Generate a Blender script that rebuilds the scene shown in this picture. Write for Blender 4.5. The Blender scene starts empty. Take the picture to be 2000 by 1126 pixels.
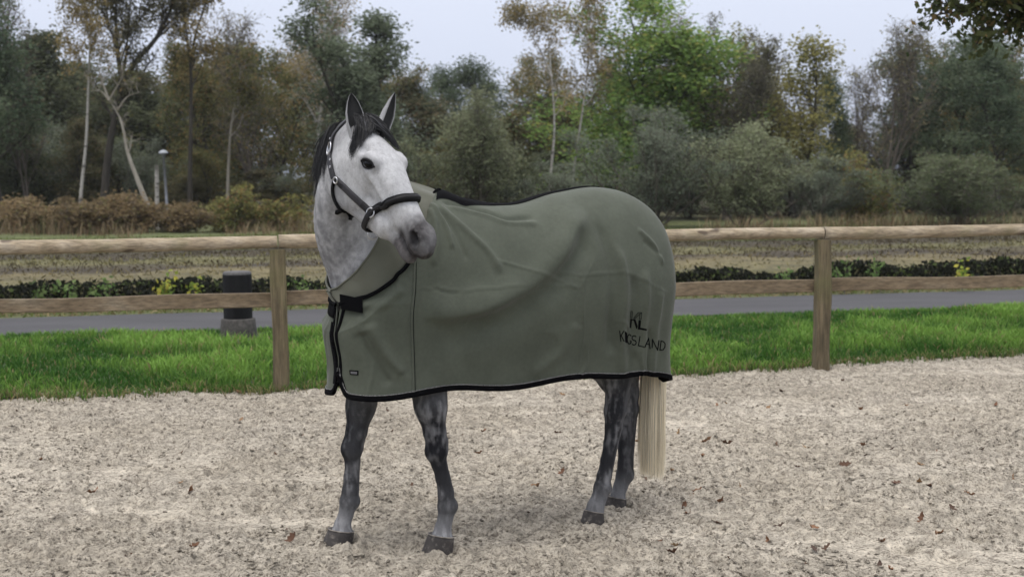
import bpy, math, random
import numpy as np
from mathutils import Vector, Matrix
from mathutils.bvhtree import BVHTree

scene = bpy.context.scene
COL = scene.collection

# ------------------------------------------------------------------ camera
CAM = np.array([0.0, 0.0, 1.71])
FPX = 2600.0                                   # focal length for a 2000 px wide picture
pit, rol = math.atan((563 - 350) / FPX), 0.008
FW = np.array([0, math.cos(pit), -math.sin(pit)])
_R0 = np.array([1.0, 0, 0]); _U0 = np.array([0, math.sin(pit), math.cos(pit)])
RT = _R0 * math.cos(rol) - _U0 * math.sin(rol)
UP = _U0 * math.cos(rol) + _R0 * math.sin(rol)
cam_d = bpy.data.cameras.new('camera'); cam = bpy.data.objects.new('camera', cam_d); COL.objects.link(cam)
cam_d.sensor_width = 36; cam_d.lens = FPX / 2000 * 36; cam_d.clip_end = 3000; cam_d.clip_start = 0.05
cam.matrix_world = Matrix(((RT[0], UP[0], -FW[0], CAM[0]), (RT[1], UP[1], -FW[1], CAM[1]), (RT[2], UP[2], -FW[2], CAM[2]), (0, 0, 0, 1)))
cam_d.dof.use_dof = True; cam_d.dof.focus_distance = 6.1; cam_d.dof.aperture_fstop = 4.0
scene.camera = cam

# ------------------------------------------------------------------ sky, sun, exposure (overcast autumn day)
SUN_EL, SUN_AZ = math.radians(70), math.radians(215)     # azimuth clockwise from +Y: behind and left of the camera
w = bpy.data.worlds.new('World'); scene.world = w; w.use_nodes = True
nt = w.node_tree; nt.nodes.clear()
out = nt.nodes.new('ShaderNodeOutputWorld'); bg = nt.nodes.new('ShaderNodeBackground')
sky = nt.nodes.new('ShaderNodeTexSky'); sky.sky_type = 'NISHITA'; sky.sun_disc = False
sky.sun_elevation = SUN_EL; sky.sun_rotation = SUN_AZ; sky.dust_density = 3.0; sky.air_density = 1.0; sky.ozone_density = 2.0
mx = nt.nodes.new('ShaderNodeMix'); mx.data_type = 'RGBA'; mx.inputs[0].default_value = 0.85
# the cloud sheet of an overcast sky: brighter towards the zenith as overcast skies are (CIE), in the units of the sky node
tc = nt.nodes.new('ShaderNodeTexCoord'); sx = nt.nodes.new('ShaderNodeSeparateXYZ'); cl = nt.nodes.new('ShaderNodeValToRGB')
cl.color_ramp.elements[0].position = 0.0; cl.color_ramp.elements[0].color = (.64, .70, .875, 1); cl.color_ramp.elements[1].position = 1.0; cl.color_ramp.elements[1].color = (1.95, 1.93, 1.95, 1)
cm_ = nt.nodes.new('ShaderNodeVectorMath'); cm_.operation = 'SCALE'; cm_.inputs['Scale'].default_value = 9.1
nt.links.new(tc.outputs['Generated'], sx.inputs[0]); nt.links.new(sx.outputs[2], cl.inputs[0]); nt.links.new(cl.outputs[0], cm_.inputs[0]); nt.links.new(cm_.outputs[0], mx.inputs[7])
nt.links.new(sky.outputs[0], mx.inputs[6]); nt.links.new(mx.outputs[2], bg.inputs[0])
bg.inputs[1].default_value = 0.10
nt.links.new(bg.outputs[0], out.inputs[0])
sl = bpy.data.lights.new('sun', 'SUN'); so = bpy.data.objects.new('sun', sl); COL.objects.link(so)
sl.energy = 1.4; sl.angle = math.radians(32); sl.color = (1, 0.96, 0.9)
sd = Vector((math.sin(SUN_AZ) * math.cos(SUN_EL), math.cos(SUN_AZ) * math.cos(SUN_EL), math.sin(SUN_EL)))
so.rotation_euler = sd.to_track_quat('Z', 'Y').to_euler(); so.location = (0, 0, 30)
vs = scene.view_settings; vs.view_transform = 'Standard'; vs.look = 'None'; vs.gamma = 1; vs.use_curve_mapping = False; vs.exposure = 0.2
scene.cycles.max_bounces = 5; scene.cycles.diffuse_bounces = 3; scene.cycles.transparent_max_bounces = 6

# ------------------------------------------------------------------ helpers
def ray(px, py): return FW + RT * (px - 1000) / FPX + UP * (563 - py) / FPX
def ground(px, py, z=0.0):
    d = ray(px, py); return CAM + d * (z - CAM[2]) / d[2]
def at(px, py, Y):                              # the point seen at a pixel, Y metres in front of the camera
    d = ray(px, py); return CAM + d * (Y / d[1])
def nrm(v): v = np.asarray(v, float); return v / (np.linalg.norm(v) + 1e-12)

def _h(ix, iy, iz, seed):
    n = (ix.astype(np.int64) * 73856093) ^ (iy.astype(np.int64) * 19349663) ^ (iz.astype(np.int64) * 83492791) ^ (seed * 2654435)
    n = (n ^ (n >> 13)) * 1274126177 & 0x7fffffff
    n = (n ^ (n >> 16)) * 668265263 & 0x7fffffff
    return (n & 0xffff) / 65535.0
def vnoise(P, scale=1.0, seed=0):               # value noise 0..1, P (N,3) or (N,2)
    P = np.asarray(P, float) * scale
    if P.shape[1] == 2: P = np.c_[P, np.zeros(len(P))]
    i = np.floor(P); f = P - i; f = f * f * (3 - 2 * f); i = i.astype(np.int64)
    r = 0
    for dx in (0, 1):
        for dy in (0, 1):
            for dz in (0, 1):
                wgt = (f[:, 0] if dx else 1 - f[:, 0]) * (f[:, 1] if dy else 1 - f[:, 1]) * (f[:, 2] if dz else 1 - f[:, 2])
                r = r + wgt * _h(i[:, 0] + dx, i[:, 1] + dy, i[:, 2] + dz, seed)
    return r
def fbm(P, scale, octv=4, seed=0, gain=.5):
    a, s, t, n = 1.0, scale, 0, 0
    for k in range(octv):
        t = t + a * vnoise(P, s, seed + k * 17); n += a; a *= gain; s *= 2.03
    return t / n
def sstep(a, b, x): t = np.clip((x - a) / (b - a), 0, 1); return t * t * (3 - 2 * t)

def mesh_np(name, V, quads=None, tris=None, smooth=True, col=None, uv=None):
    V = np.ascontiguousarray(V, np.float32)
    q = np.zeros((0, 4), np.int32) if quads is None or len(quads) == 0 else np.asarray(quads, np.int32)
    t = np.zeros((0, 3), np.int32) if tris is None or len(tris) == 0 else np.asarray(tris, np.int32)
    me = bpy.data.meshes.new(name)
    me.vertices.add(len(V)); me.vertices.foreach_set('co', V.ravel())
    li = np.concatenate([q.ravel(), t.ravel()]).astype(np.int32)
    me.loops.add(len(li)); me.loops.foreach_set('vertex_index', li)
    st = np.concatenate([np.arange(len(q)) * 4, 4 * len(q) + np.arange(len(t)) * 3]).astype(np.int32)
    me.polygons.add(len(st)); me.polygons.foreach_set('loop_start', st)
    me.polygons.foreach_set('use_smooth', np.full(len(st), smooth))
    me.update(calc_edges=True)
    if col is not None:
        a = me.attributes.new('tint', 'FLOAT_COLOR', 'POINT')
        c = np.ones((len(V), 4), np.float32); c[:, :3] = col if np.ndim(col) == 2 else np.asarray(col)[:, None]
        a.data.foreach_set('color', c.ravel())
    return me

class MB:                                       # collects pieces of ONE mesh
    def __init__(s): s.V = []; s.Q = []; s.T = []; s.C = []; s.n = 0
    def add(s, V, Q=None, T=None, col=None):
        V = np.asarray(V, float).reshape(-1, 3)
        if Q is not None and len(Q): s.Q.append(np.asarray(Q, int).reshape(-1, 4) + s.n)
        if T is not None and len(T): s.T.append(np.asarray(T, int).reshape(-1, 3) + s.n)
        c = np.ones((len(V), 3)) if col is None else np.broadcast_to(np.asarray(col, float), (len(V), 3))
        s.V.append(V); s.C.append(c); s.n += len(V); return s
    def grid(s, P, closed=False, col=None):      # P (a,b,3); closed wraps b
        a, b = P.shape[:2]; idx = np.arange(a * b).reshape(a, b)
        if closed: idx = np.c_[idx, idx[:, :1]]
        Q = np.stack([idx[:-1, :-1], idx[:-1, 1:], idx[1:, 1:], idx[1:, :-1]], -1).reshape(-1, 4)
        if col is not None and np.ndim(col) == 3: col = col.reshape(-1, 3)
        return s.add(P.reshape(-1, 3), Q, col=col)
    def tube(s, pts, rad, n=6, cap=True, col=None, flat=None):
        pts = np.asarray(pts, float); m = len(pts); rad = np.broadcast_to(np.asarray(rad, float), (m,))
        T = np.gradient(pts, axis=0); T /= np.linalg.norm(T, axis=1)[:, None] + 1e-9
        ref = np.array([0, 0, 1.0]) if abs(T[:, 2]).mean() < .8 else np.array([1.0, 0, 0])
        A = np.cross(T, ref); A /= np.linalg.norm(A, axis=1)[:, None] + 1e-9; B = np.cross(T, A)
        a = np.arange(n) / n * 2 * math.pi
        P = pts[:, None] + rad[:, None, None] * (np.cos(a)[None, :, None] * A[:, None] + np.sin(a)[None, :, None] * B[:, None])
        if col is not None and np.ndim(col) == 2: col = np.repeat(col, n, 0)
        n0 = s.n
        s.grid(P, True, col)
        if cap:
            e = n0 + (m - 1) * n
            c0 = col if col is None or np.ndim(col) == 1 else col[-1:]
            k = s.n; s.add([pts[0], pts[-1]], col=c0)
            j = np.arange(n)
            s.T.append(np.c_[np.full(n, k), n0 + j, n0 + (j + 1) % n]); s.T.append(np.c_[np.full(n, k + 1), e + (j + 1) % n, e + j])
        return s
    def box(s, c, h, M=None, bev=0.0, col=None):  # half sizes h, axes rows of M; bevelled on all edges
        h = np.asarray(h, float); M = np.eye(3) if M is None else np.asarray(M)
        if bev <= 0:
            X = np.array([[x, y, z] for x in (-1, 1) for y in (-1, 1) for z in (-1, 1)]) * h
            Q = [(0, 1, 3, 2), (4, 6, 7, 5), (0, 4, 5, 1), (2, 3, 7, 6), (0, 2, 6, 4), (1, 5, 7, 3)]
            return s.add(np.asarray(c) + X @ M, Q, col=col)
        r = []
        for (u, v) in ((1, 1 - bev / h[1]), (1 - bev / h[0], 1)): r.append((u, v))
        ring = [(1, 1 - bev / h[1]), (1 - bev / h[0], 1), (-1 + bev / h[0], 1), (-1, 1 - bev / h[1]), (-1, -1 + bev / h[1]), (-1 + bev / h[0], -1), (1 - bev / h[0], -1), (1, -1 + bev / h[1])]
        ring = np.array(ring)
        P = []
        for z, k in ((-1, 1), (-1 + bev / h[2], 0), (1 - bev / h[2], 0), (1, 1)):
            R_ = ring * h[:2]
            if k: R_ = R_ - np.sign(R_) * np.minimum(bev, np.abs(R_))
            P.append(np.c_[R_, np.full(8, z * h[2])])
        P = np.array(P); n0 = s.n
        s.grid(np.asarray(c) + P @ M, True, col)
        for off, o in ((0, 1), (24, -1)):
            s.T.append(np.array([(n0 + off, n0 + off + j, n0 + off + j + 1)[::o] for j in range(1, 7)]))
        return s
    def mesh(s, name, smooth=True):
        V = np.concatenate(s.V) if s.V else np.zeros((0, 3)); C = np.concatenate(s.C) if s.C else np.zeros((0, 3))
        return mesh_np(name, V, np.concatenate(s.Q) if s.Q else None, np.concatenate(s.T) if s.T else None, smooth, C)
    def build(s, name, mat, parent=None, smooth=True):
        return link(name, s.mesh(name, smooth), mat, parent)

def link(name, me, mat=None, parent=None):
    o = bpy.data.objects.new(name, me); COL.objects.link(o)
    if mat is not None and me is not None and not me.materials: me.materials.append(mat)
    if parent is not None:
        o.parent = parent; o.matrix_parent_inverse = parent.matrix_world.inverted() if False else Matrix.Translation(-Vector(parent.location))
    return o
def empty(name, loc):
    o = bpy.data.objects.new(name, None); COL.objects.link(o); o.location = loc; o.empty_display_size = .1; return o
def tag(o, label, cat, group=None):
    o['label'] = label; o['category'] = cat
    if group: o['group'] = group
    return o
def kind(o, k): o['kind'] = k; return o

# ------------------------------------------------------------------ materials
class NT:
    def __init__(s, name):
        s.m = bpy.data.materials.new(name); s.m.use_nodes = True; s.t = s.m.node_tree
        s.b = s.t.nodes['Principled BSDF']; s.o = s.t.nodes['Material Output']
    def n(s, t, **k):
        x = s.t.nodes.new('ShaderNode' + t)
        for a, v in k.items(): setattr(x, a, v)
        return x
    def l(s, a, b): s.t.links.new(a, b)
    def tex(s, scale, detail=4, rough=.55, co='Object', kind='Noise', vec=None, stretch=None):
        c = s.n('TexCoord'); x = s.n('Tex' + kind)
        x.inputs['Scale'].default_value = scale
        if kind == 'Noise': x.inputs['Detail'].default_value = detail; x.inputs['Roughness'].default_value = rough
        src = c.outputs[co]
        if stretch:
            mp = s.n('Mapping'); mp.inputs['Scale'].default_value = stretch; s.l(src, mp.inputs[0]); src = mp.outputs[0]
        s.l(src, x.inputs['Vector']); return x.outputs[0]
    def ramp(s, fac, stops):
        r = s.n('ValToRGB'); e = r.color_ramp.elements
        while len(e) < len(stops): e.new(.5)
        for x, (p, c) in zip(e, stops): x.position = p; x.color = (c[0], c[1], c[2], 1) if np.ndim(c) else (c, c, c, 1)
        s.l(fac, r.inputs[0]); return r.outputs[0]
    def mix(s, fac, a, b, mode='MIX'):
        x = s.n('Mix', data_type='RGBA', blend_type=mode)
        for i, v in ((0, fac), (6, a), (7, b)):
            if isinstance(v, (int, float)): x.inputs[i].default_value = v if i == 0 else (v, v, v, 1)
            elif isinstance(v, tuple): x.inputs[i].default_value = (*v, 1)
            else: s.l(v, x.inputs[i])
        return x.outputs[2]
    def attr(s, name='tint'):
        a = s.n('Attribute'); a.attribute_name = name; return a.outputs['Color']
    def set(s, col=None, rough=None, bump=None, bs=.3, bd=.01, **k):
        if col is not None:
            if isinstance(col, tuple): s.b.inputs['Base Color'].default_value = (*col, 1)
            else: s.l(col, s.b.inputs['Base Color'])
        if rough is not None: s.b.inputs['Roughness'].default_value = rough
        if bump is not None:
            x = s.n('Bump'); x.inputs['Strength'].default_value = bs; x.inputs['Distance'].default_value = bd
            s.l(bump, x.inputs['Height']); s.l(x.outputs[0], s.b.inputs['Normal'])
        for a, v in k.items(): s.b.inputs[a.replace('_', ' ')].default_value = v
        return s.m
M = {}
# ================================================================== ground
SB = np.array([(-60, 2.5), (-14, 8.9), (-9, 9.7), (-4.05, 10.42), (-1.51, 10.77), (1.41, 11.41), (4.88, 12.61), (9, 14.2), (16, 16.2), (60, 24)])   # edge of the sand
def sand_edge(x): return np.interp(x, SB[:, 0], SB[:, 1])
def path_near(x): return 15.98 + .2 * x
def path_far(x): return 18.17 + .212 * x
def gz(x, y):                                     # height of the land beyond the path
    q = y - .212 * x; b = sstep(18.9, 19.5, q) * .30 - sstep(20, 38, q) * .14
    return b + .12 * (vnoise(np.c_[np.ravel(x), np.ravel(y)], .8, 4).reshape(np.shape(x)) - .5) * sstep(19.5, 21, q)
def axis(*segs): return np.concatenate([np.arange(a, b, s) for a, b, s in segs])
X = axis((-900, -100, 100), (-100, -30, 5), (-30, 32, .5), (32, 100, 5), (100, 901, 100)); Y = axis((-60, 14, 4), (14, 18, .5), (18, 48, .25), (48, 120, 6), (120, 1600, 120))
XX, YY = np.meshgrid(X, Y + 0 * Y); ZZ = gz(XX, YY) - .07 * sstep(18.2, 17.5, YY - .212 * XX)
SWQ = [18, 19.6, 21.6, 22.2, 23.4, 24.2, 26.6, 27.6, 30.6, 31.6, 36, 60]       # hay swaths lying along the path
SWC = np.array([(0.080, 0.096, 0.032), (0.112, 0.100, 0.044), (0.136, 0.112, 0.054), (0.048, 0.037, 0.021), (0.044, 0.034, 0.019), (0.112, 0.100, 0.044), (0.120, 0.112, 0.048), (0.048, 0.037, 0.021), (0.052, 0.044, 0.022), (0.084, 0.108, 0.030), (0.096, 0.120, 0.034), (0.072, 0.064, 0.032)])
def swath(gx, gy):
    P = np.c_[np.ravel(gx), np.ravel(gy)]; q = P[:, 1] - .212 * P[:, 0]; q = q + (fbm(P * np.array([.35, 1]), .45, 3, 71) - .5) * 3.2 * sstep(19, 23, q) + (fbm(P, 2.5, 2, 72) - .5) * .9
    return np.stack([np.interp(q, SWQ, SWC[:, i]) for i in range(3)], 1)
x = NT('mown_field'); n2 = x.tex(9, 5, .7); n3 = x.tex(2.2, 4, .6, stretch=(.5, 1.2, 1)); c = x.attr()
c = x.mix(.8, c, x.ramp(n2, [(.35, .45), (.62, 1.4)]), 'MULTIPLY'); c = x.mix(.6, c, x.ramp(n3, [(.38, .6), (.62, 1.3)]), 'MULTIPLY')
M['field'] = x.set(c, .95, n2, .9, .06)
kind(link('ground', mesh_np('ground', np.stack([XX, YY, ZZ], -1).reshape(-1, 3), np.stack([np.arange(len(Y) * len(X)).reshape(len(Y), len(X))[a, b] for a, b in ((slice(0, -1), slice(0, -1)), (slice(0, -1), slice(1, None)), (slice(1, None), slice(1, None)), (slice(1, None), slice(0, -1)))], -1).reshape(-1, 4), col=swath(XX, YY)), M['field']), 'structure')

# ------------------------------------------------------------------ riding arena sand, trodden into clods
HOOFS = [(-.345, 6.018), (-.82, 6.152), (.40, 6.528), (.537, 6.814)]
_rp = np.random.default_rng(123); PRINTS = [(_rp.uniform(-.42, .42) * d_, d_, _rp.uniform(.055, .095)) for d_ in 5.2 + 5.5 * _rp.random(130)]; PRINTS = [p for p in PRINTS if min(np.hypot(p[0] - a, p[1] - b) for a, b in HOOFS) > .28]
def sand_h(x, y):
    P = np.c_[x.ravel(), y.ravel()]; wv = np.c_[vnoise(P, 7, 91), vnoise(P, 7, 92)] * .12; Q = P + wv
    def bil(s, sd): return np.abs(2 * vnoise(Q, s, sd) - 1)
    calm = sstep(.60, .72, fbm(P * np.array([.7, 1.6]), 1.3, 3, 12))          # scraped flat patches
    h = .018 * bil(6, 1) + .026 * bil(13, 2) + .021 * bil(26, 3) + .012 * bil(50, 5)
    h = h * (1 - .86 * calm) + .022 * (fbm(P, 1.7, 2, 8) - .5) + .010 * calm
    for hx, hy, hr in PRINTS:
        m_ = np.nonzero((np.abs(P[:, 0] - hx) < .25) & (np.abs(P[:, 1] - hy) < .25))[0]
        if len(m_): d = np.hypot(P[m_, 0] - hx, P[m_, 1] - hy) / hr; h[m_] += .016 * np.exp(-((d - 1.25) / .4) ** 2) * (.4 + P[m_, 0] * 0 + vnoise(P[m_], 20, 66)) - .030 * np.exp(-d ** 2.0 * 1.2)
    for hx, hy in HOOFS:
        d = np.hypot(P[:, 0] - hx, P[:, 1] - hy); h += .034 * np.exp(-((d - .092) / .026) ** 2) * (.25 + vnoise(P, 18, 6)) - .012 * np.exp(-(d / .06) ** 2)
    return (h - .034).reshape(x.shape), calm.reshape(x.shape)
dd = [1.2]
while dd[-1] < 17: dd.append(dd[-1] + (.25 if dd[-1] < 4.6 else .0095 + max(0, dd[-1] - 5.2) * .0020))
dd = np.array(dd); aa = np.concatenate([np.linspace(-1.9, -.56, 30)[:-1], np.linspace(-.52, .52, 640), np.linspace(.56, 1.9, 30)[1:]])
A_, D_ = np.meshgrid(aa, dd); SX = A_ * D_; SY = D_ + 0 * A_
lim = sand_edge(SX) + .55 + .12 * (vnoise(np.c_[SX.ravel(), np.zeros(SX.size)], 2.2, 3).reshape(SX.shape) - .5)
over = SY > lim; SY = np.minimum(SY, lim)
SH, CALM = sand_h(SX, SY); SH = SH * sstep(.0, .25, lim - SY) - .01 * sstep(.25, 0, lim - SY)
tn = fbm(np.c_[SX.ravel(), SY.ravel()], 26, 3, 33).reshape(SX.shape)
keep = np.nonzero((~over[:-1, :-1] | ~over[:-1, 1:]).ravel())[0]
ii = np.arange(SX.size).reshape(SX.shape); Qs = np.stack([ii[:-1, :-1], ii[:-1, 1:], ii[1:, 1:], ii[1:, :-1]], -1).reshape(-1, 4)[keep]
x = NT('arena_sand'); a = x.attr(); n1 = x.tex(55, 5, .8); n2 = x.tex(11, 6, .75); n3 = x.tex(.9, 4, .6); sp_ = x.tex(24, 4, .85)
c = x.ramp(n3, [(.35, (.395, .352, .285)), (.65, (.455, .41, .34))]); c = x.mix(.8, c, a, 'MULTIPLY')
c = x.mix(.7, c, x.ramp(n2, [(.40, .55), (.58, 1.18)]), 'MULTIPLY'); c = x.mix(.85, c, x.ramp(n1, [(.38, .32), (.48, 1.0), (.64, 1.32)]), 'MULTIPLY'); c = x.mix(x.ramp(sp_, [(.545, 0.), (.60, .75)]), c, (.13, .108, .085))
bm = x.mix(.5, n1, n2); M['sand'] = x.set(c, .95, bm, 1.0, .03, Specular_IOR_Level=.15)
tint = (.86 + .28 * tn) * (1 + .20 * CALM) * (.80 + .36 * fbm(np.c_[SX.ravel() * .6, SY.ravel() * 1.3], 1.1, 3, 29).reshape(SX.shape))
kind(link('arena_sand', mesh_np('arena_sand', np.stack([SX, SY, SH], -1).reshape(-1, 3), Qs, col=tint.ravel()), M['sand']), 'structure')

# loose crumbs of sand lying on the surface
rc_ = np.random.default_rng(77); n = 34000; cd = 5.0 + 6.4 * rc_.random(n) ** 1.25; ca = rc_.uniform(-.45, .45, n); cx = ca * cd; ok_ = (cd < sand_edge(cx) + .1) & (rc_.random(n) < sstep(.40, .58, fbm(np.c_[cx, cd], 3.0, 3, 88)) + .12); cx, cy = cx[ok_], cd[ok_]; n = len(cx)
ch_, cm2 = sand_h(cx, cy); sz = .004 + .011 * rc_.random(n) ** 3; O6 = np.array([(1, 0, 0), (-1, 0, 0), (0, 1, 0), (0, -1, 0), (0, 0, 1), (0, 0, -1)], float); F8 = np.array([(0, 2, 4), (2, 1, 4), (1, 3, 4), (3, 0, 4), (2, 0, 5), (1, 2, 5), (3, 1, 5), (0, 3, 5)])
an = rc_.uniform(0, 6.28, n); V = O6[None] * rc_.uniform(.55, 1.4, (n, 6, 1)) + rc_.normal(0, .22, (n, 6, 3)); V[..., 2] *= .7; V = np.stack([V[..., 0] * np.cos(an)[:, None] - V[..., 1] * np.sin(an)[:, None], V[..., 0] * np.sin(an)[:, None] + V[..., 1] * np.cos(an)[:, None], V[..., 2]], -1) * sz[:, None, None] + np.c_[cx, cy, ch_ + sz * .35][:, None]
kind(link('sand_crumbs', mesh_np('sand_crumbs', V.reshape(-1, 3), None, (F8[None] + np.arange(n)[:, None, None] * 6).reshape(-1, 3), False, np.repeat(rc_.uniform(.45, 1.1, n), 6)), M['sand']), 'stuff')

# ------------------------------------------------------------------ lawn soil, asphalt path
def band(name, y0, y1, z, mat, nx=260, ny=6, jag=0.0):
    xs = np.linspace(-26, 30, nx); R_ = []
    for i in range(ny):
        f = i / (ny - 1); j = jag * (vnoise(np.c_[xs, np.full(nx, i)], 3.0, 7) - .5) if i in (0, ny - 1) else 0
        yy = y0(xs) * (1 - f) + y1(xs) * f + j; R_.append(np.stack([xs, yy, np.full(nx, z)], 1))
    mb = MB(); R_ = np.array(R_); mb.grid(R_, col=swath(R_[..., 0], R_[..., 1]).reshape(R_.shape)); return kind(mb.build(name, mat), 'structure')
x = NT('lawn_soil'); n1 = x.tex(5, 5, .6); M['soil'] = x.set(x.ramp(n1, [(.35, (.022, .042, .010)), (.65, (.045, .075, .018))]), .95, n1, .6, .03)
band('lawn', lambda q: sand_edge(q) + .16, lambda q: path_near(q) + .05, .002, M['soil'], jag=.22)
x = NT('asphalt'); n1 = x.tex(160, 3, .7); n2 = x.tex(1.3, 4, .6, stretch=(.4, 1.5, 1)); c = x.ramp(n2, [(.35, (.040, .039, .043)), (.65, (.056, .055, .060))]); c = x.mix(.6, c, x.ramp(n1, [(.3, .7), (.7, 1.3)]), 'MULTIPLY')
M['asphalt'] = x.set(c, .9, n1, .5, .004)
band('path', path_near, path_far, .010, M['asphalt'], jag=.10)
band('verge', lambda q: path_far(q) - .05, lambda q: path_far(q) + .95, .004, M['field'], jag=.1)

# ------------------------------------------------------------------ grass: too many to count
def leafmat(name, cols, trans=.5, rough=.7):
    x = NT(name); a = x.attr(); c = a
    oi = x.n('ObjectInfo'); c = x.mix(.5, c, x.ramp(oi.outputs['Random'], [(0., .95), (1., 1.5)]), 'MULTIPLY')
    x.set(c, rough, Specular_IOR_Level=.2); tr = x.n('BsdfTranslucent'); ms = x.n('MixShader'); ms.inputs[0].default_value = trans
    x.l(c, tr.inputs[0]); x.l(x.b.outputs[0], ms.inputs[1]); x.l(tr.outputs[0], ms.inputs[2]); x.l(ms.outputs[0], x.o.inputs[0]); return x.m
M['leaf'] = leafmat('foliage', None); M['blade'] = leafmat('grass_blades', None, .3)
def blades(xy, z, h, wd, cols, seed=1, lean=.45):
    r_ = np.random.default_rng(seed); n = len(xy); a = r_.uniform(0, 2 * math.pi, n); b = r_.uniform(0, 2 * math.pi, n); ln = r_.uniform(.1, lean, n) * h
    p = np.c_[xy, z]; s_ = np.c_[np.cos(a), np.sin(a), 0 * a] * wd[:, None] / 2; t = np.c_[np.cos(b), np.sin(b), 0 * b]
    m_ = p + t * (ln * .35)[:, None] + np.c_[0 * a, 0 * a, h * .6]; e = p + t * ln[:, None] + np.c_[0 * a, 0 * a, h * r_.uniform(.8, 1, n)]
    V = np.stack([p - s_, p + s_, m_ + s_ * .8, m_ - s_ * .8, e], 1).reshape(-1, 3); k = np.arange(n) * 5
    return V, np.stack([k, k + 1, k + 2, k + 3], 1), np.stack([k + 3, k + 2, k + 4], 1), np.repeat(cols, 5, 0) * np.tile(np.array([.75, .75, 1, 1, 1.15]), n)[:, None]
r_ = np.random.default_rng(11); n = 118000
gx = r_.uniform(-9, 11, n); lo = sand_edge(gx) + .10; hi = path_near(gx) - .12; gy = lo + (hi - lo) * r_.random(n) ** 1.15
cl_ = fbm(np.c_[gx, gy], 2.2, 3, 5); cl2 = fbm(np.c_[gx, gy], .8, 2, 15); edge = sstep(.0, .35, gy - lo)
k_ = (r_.random(n) < (.55 + .45 * edge)) & ~((np.abs(gx + 3.0) < .26) & (gy > 14.0) & (gy < 14.95)); gx, gy, cl_, cl2, edge = gx[k_], gy[k_], cl_[k_], cl2[k_], edge[k_]; n = len(gx)
gh = .78 * (1 - .5 * sstep(.6, 0, path_near(gx) - gy)) * (.05 + .17 * cl_ * r_.random(n) + .07 * sstep(.5, .65, cl2)) * (.5 + .5 * edge)
mixc = np.clip((cl_ - .5) * 2.6 + (cl2 - .5) * 2.0 + .42 + r_.normal(0, .22, n), 0, 1)[:, None]; gc = np.array((.034, .095, .014)) * (1 - mixc) + np.array((.155, .275, .05)) * mixc
dry = (r_.random(n) < .05 + .22 * (1 - edge))[:, None]; gc = np.where(dry, np.array((.22, .18, .085)), gc)
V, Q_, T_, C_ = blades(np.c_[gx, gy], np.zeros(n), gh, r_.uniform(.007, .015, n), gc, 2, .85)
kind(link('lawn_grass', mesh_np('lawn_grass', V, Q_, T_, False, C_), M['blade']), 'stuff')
n2_ = 12000; ex = r_.uniform(-9, 11, n2_); ey = sand_edge(ex) + .16 + r_.normal(0, .09, n2_) + .22 * (vnoise(np.c_[ex, ex * 0], 3, 7) - .5); ec = np.where((r_.random(n2_) < .4)[:, None], (.20, .17, .08), (.07, .14, .025)) * r_.uniform(.6, 1.3, (n2_, 1))
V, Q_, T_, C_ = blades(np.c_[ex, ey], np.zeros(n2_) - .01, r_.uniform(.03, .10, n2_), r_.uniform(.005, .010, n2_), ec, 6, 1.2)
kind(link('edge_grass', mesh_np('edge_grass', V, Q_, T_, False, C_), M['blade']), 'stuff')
def cards(C, l, wd, cols, seed=0, flat=0.0):        # leaf-sized rhombs, bent along the midrib
    r_ = np.random.default_rng(seed); n = len(C); a = r_.normal(0, 1, (n, 3)); a /= np.linalg.norm(a, axis=1)[:, None]; b = r_.normal(0, 1, (n, 3)); b[:, 2] *= (1 - flat); b = b - (a * b).sum(1)[:, None] * a; b /= np.linalg.norm(b, axis=1)[:, None]
    l = np.broadcast_to(l, (n,))[:, None] / 2; wd = np.broadcast_to(wd, (n,))[:, None] / 2; V = np.stack([C - a * l, C - b * wd, C + a * l, C + b * wd], 1).reshape(-1, 3); k = np.arange(n) * 4
    return V, np.stack([k, k + 1, k + 2, k + 3], 1), np.repeat(cols, 4, 0)
n = 75000; gx = r_.uniform(-17, 20, n); q_ = np.where(r_.random(n) < .14, r_.uniform(18.2, 18.95, n), 19.4 + 20 * r_.random(n) ** .75); gy = q_ + .212 * gx
gc = swath(gx, gy) * r_.uniform(.45, 1.5, (n, 1)); gc = np.where((q_ < 19)[:, None], np.where((r_.random(n) < .5)[:, None], (.10, .13, .035), (.19, .15, .08)), gc)
V, Q_, C_ = cards(np.c_[gx, gy, gz(gx, gy) + r_.random(n) ** 2 * .10], r_.uniform(.05, .13, n), r_.uniform(.012, .03, n), gc, 44, .5)
kind(link('field_grass', mesh_np('field_grass', V, Q_, None, False, C_), M['blade']), 'stuff')
n = 52000; gx = r_.uniform(-15, 18, n); qq = r_.normal(19.25, .22, n); top = .24 + .22 * fbm(np.c_[gx, gx * 0], 1.6, 3, 5); zz = r_.random(n) ** .8 * top
cc_ = np.where((r_.random(n) < .12 + .35 * sstep(.5, .62, vnoise(np.c_[gx, gx * 0], .9, 8)) * (gx > 4))[:, None], (.075, .10, .032), (.013, .015, .009)) * r_.uniform(.5, 1.3, (n, 1))  # near-black ivy leaves, the deep shade of the bank put into their colour
V, Q_, C_ = cards(np.c_[gx, qq + .212 * gx, zz], r_.uniform(.05, .10, n), r_.uniform(.03, .06, n), cc_, 4)
kind(link('bank_undergrowth', mesh_np('bank_undergrowth', V, Q_, None, False, C_), M['leaf']), 'stuff')

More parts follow.
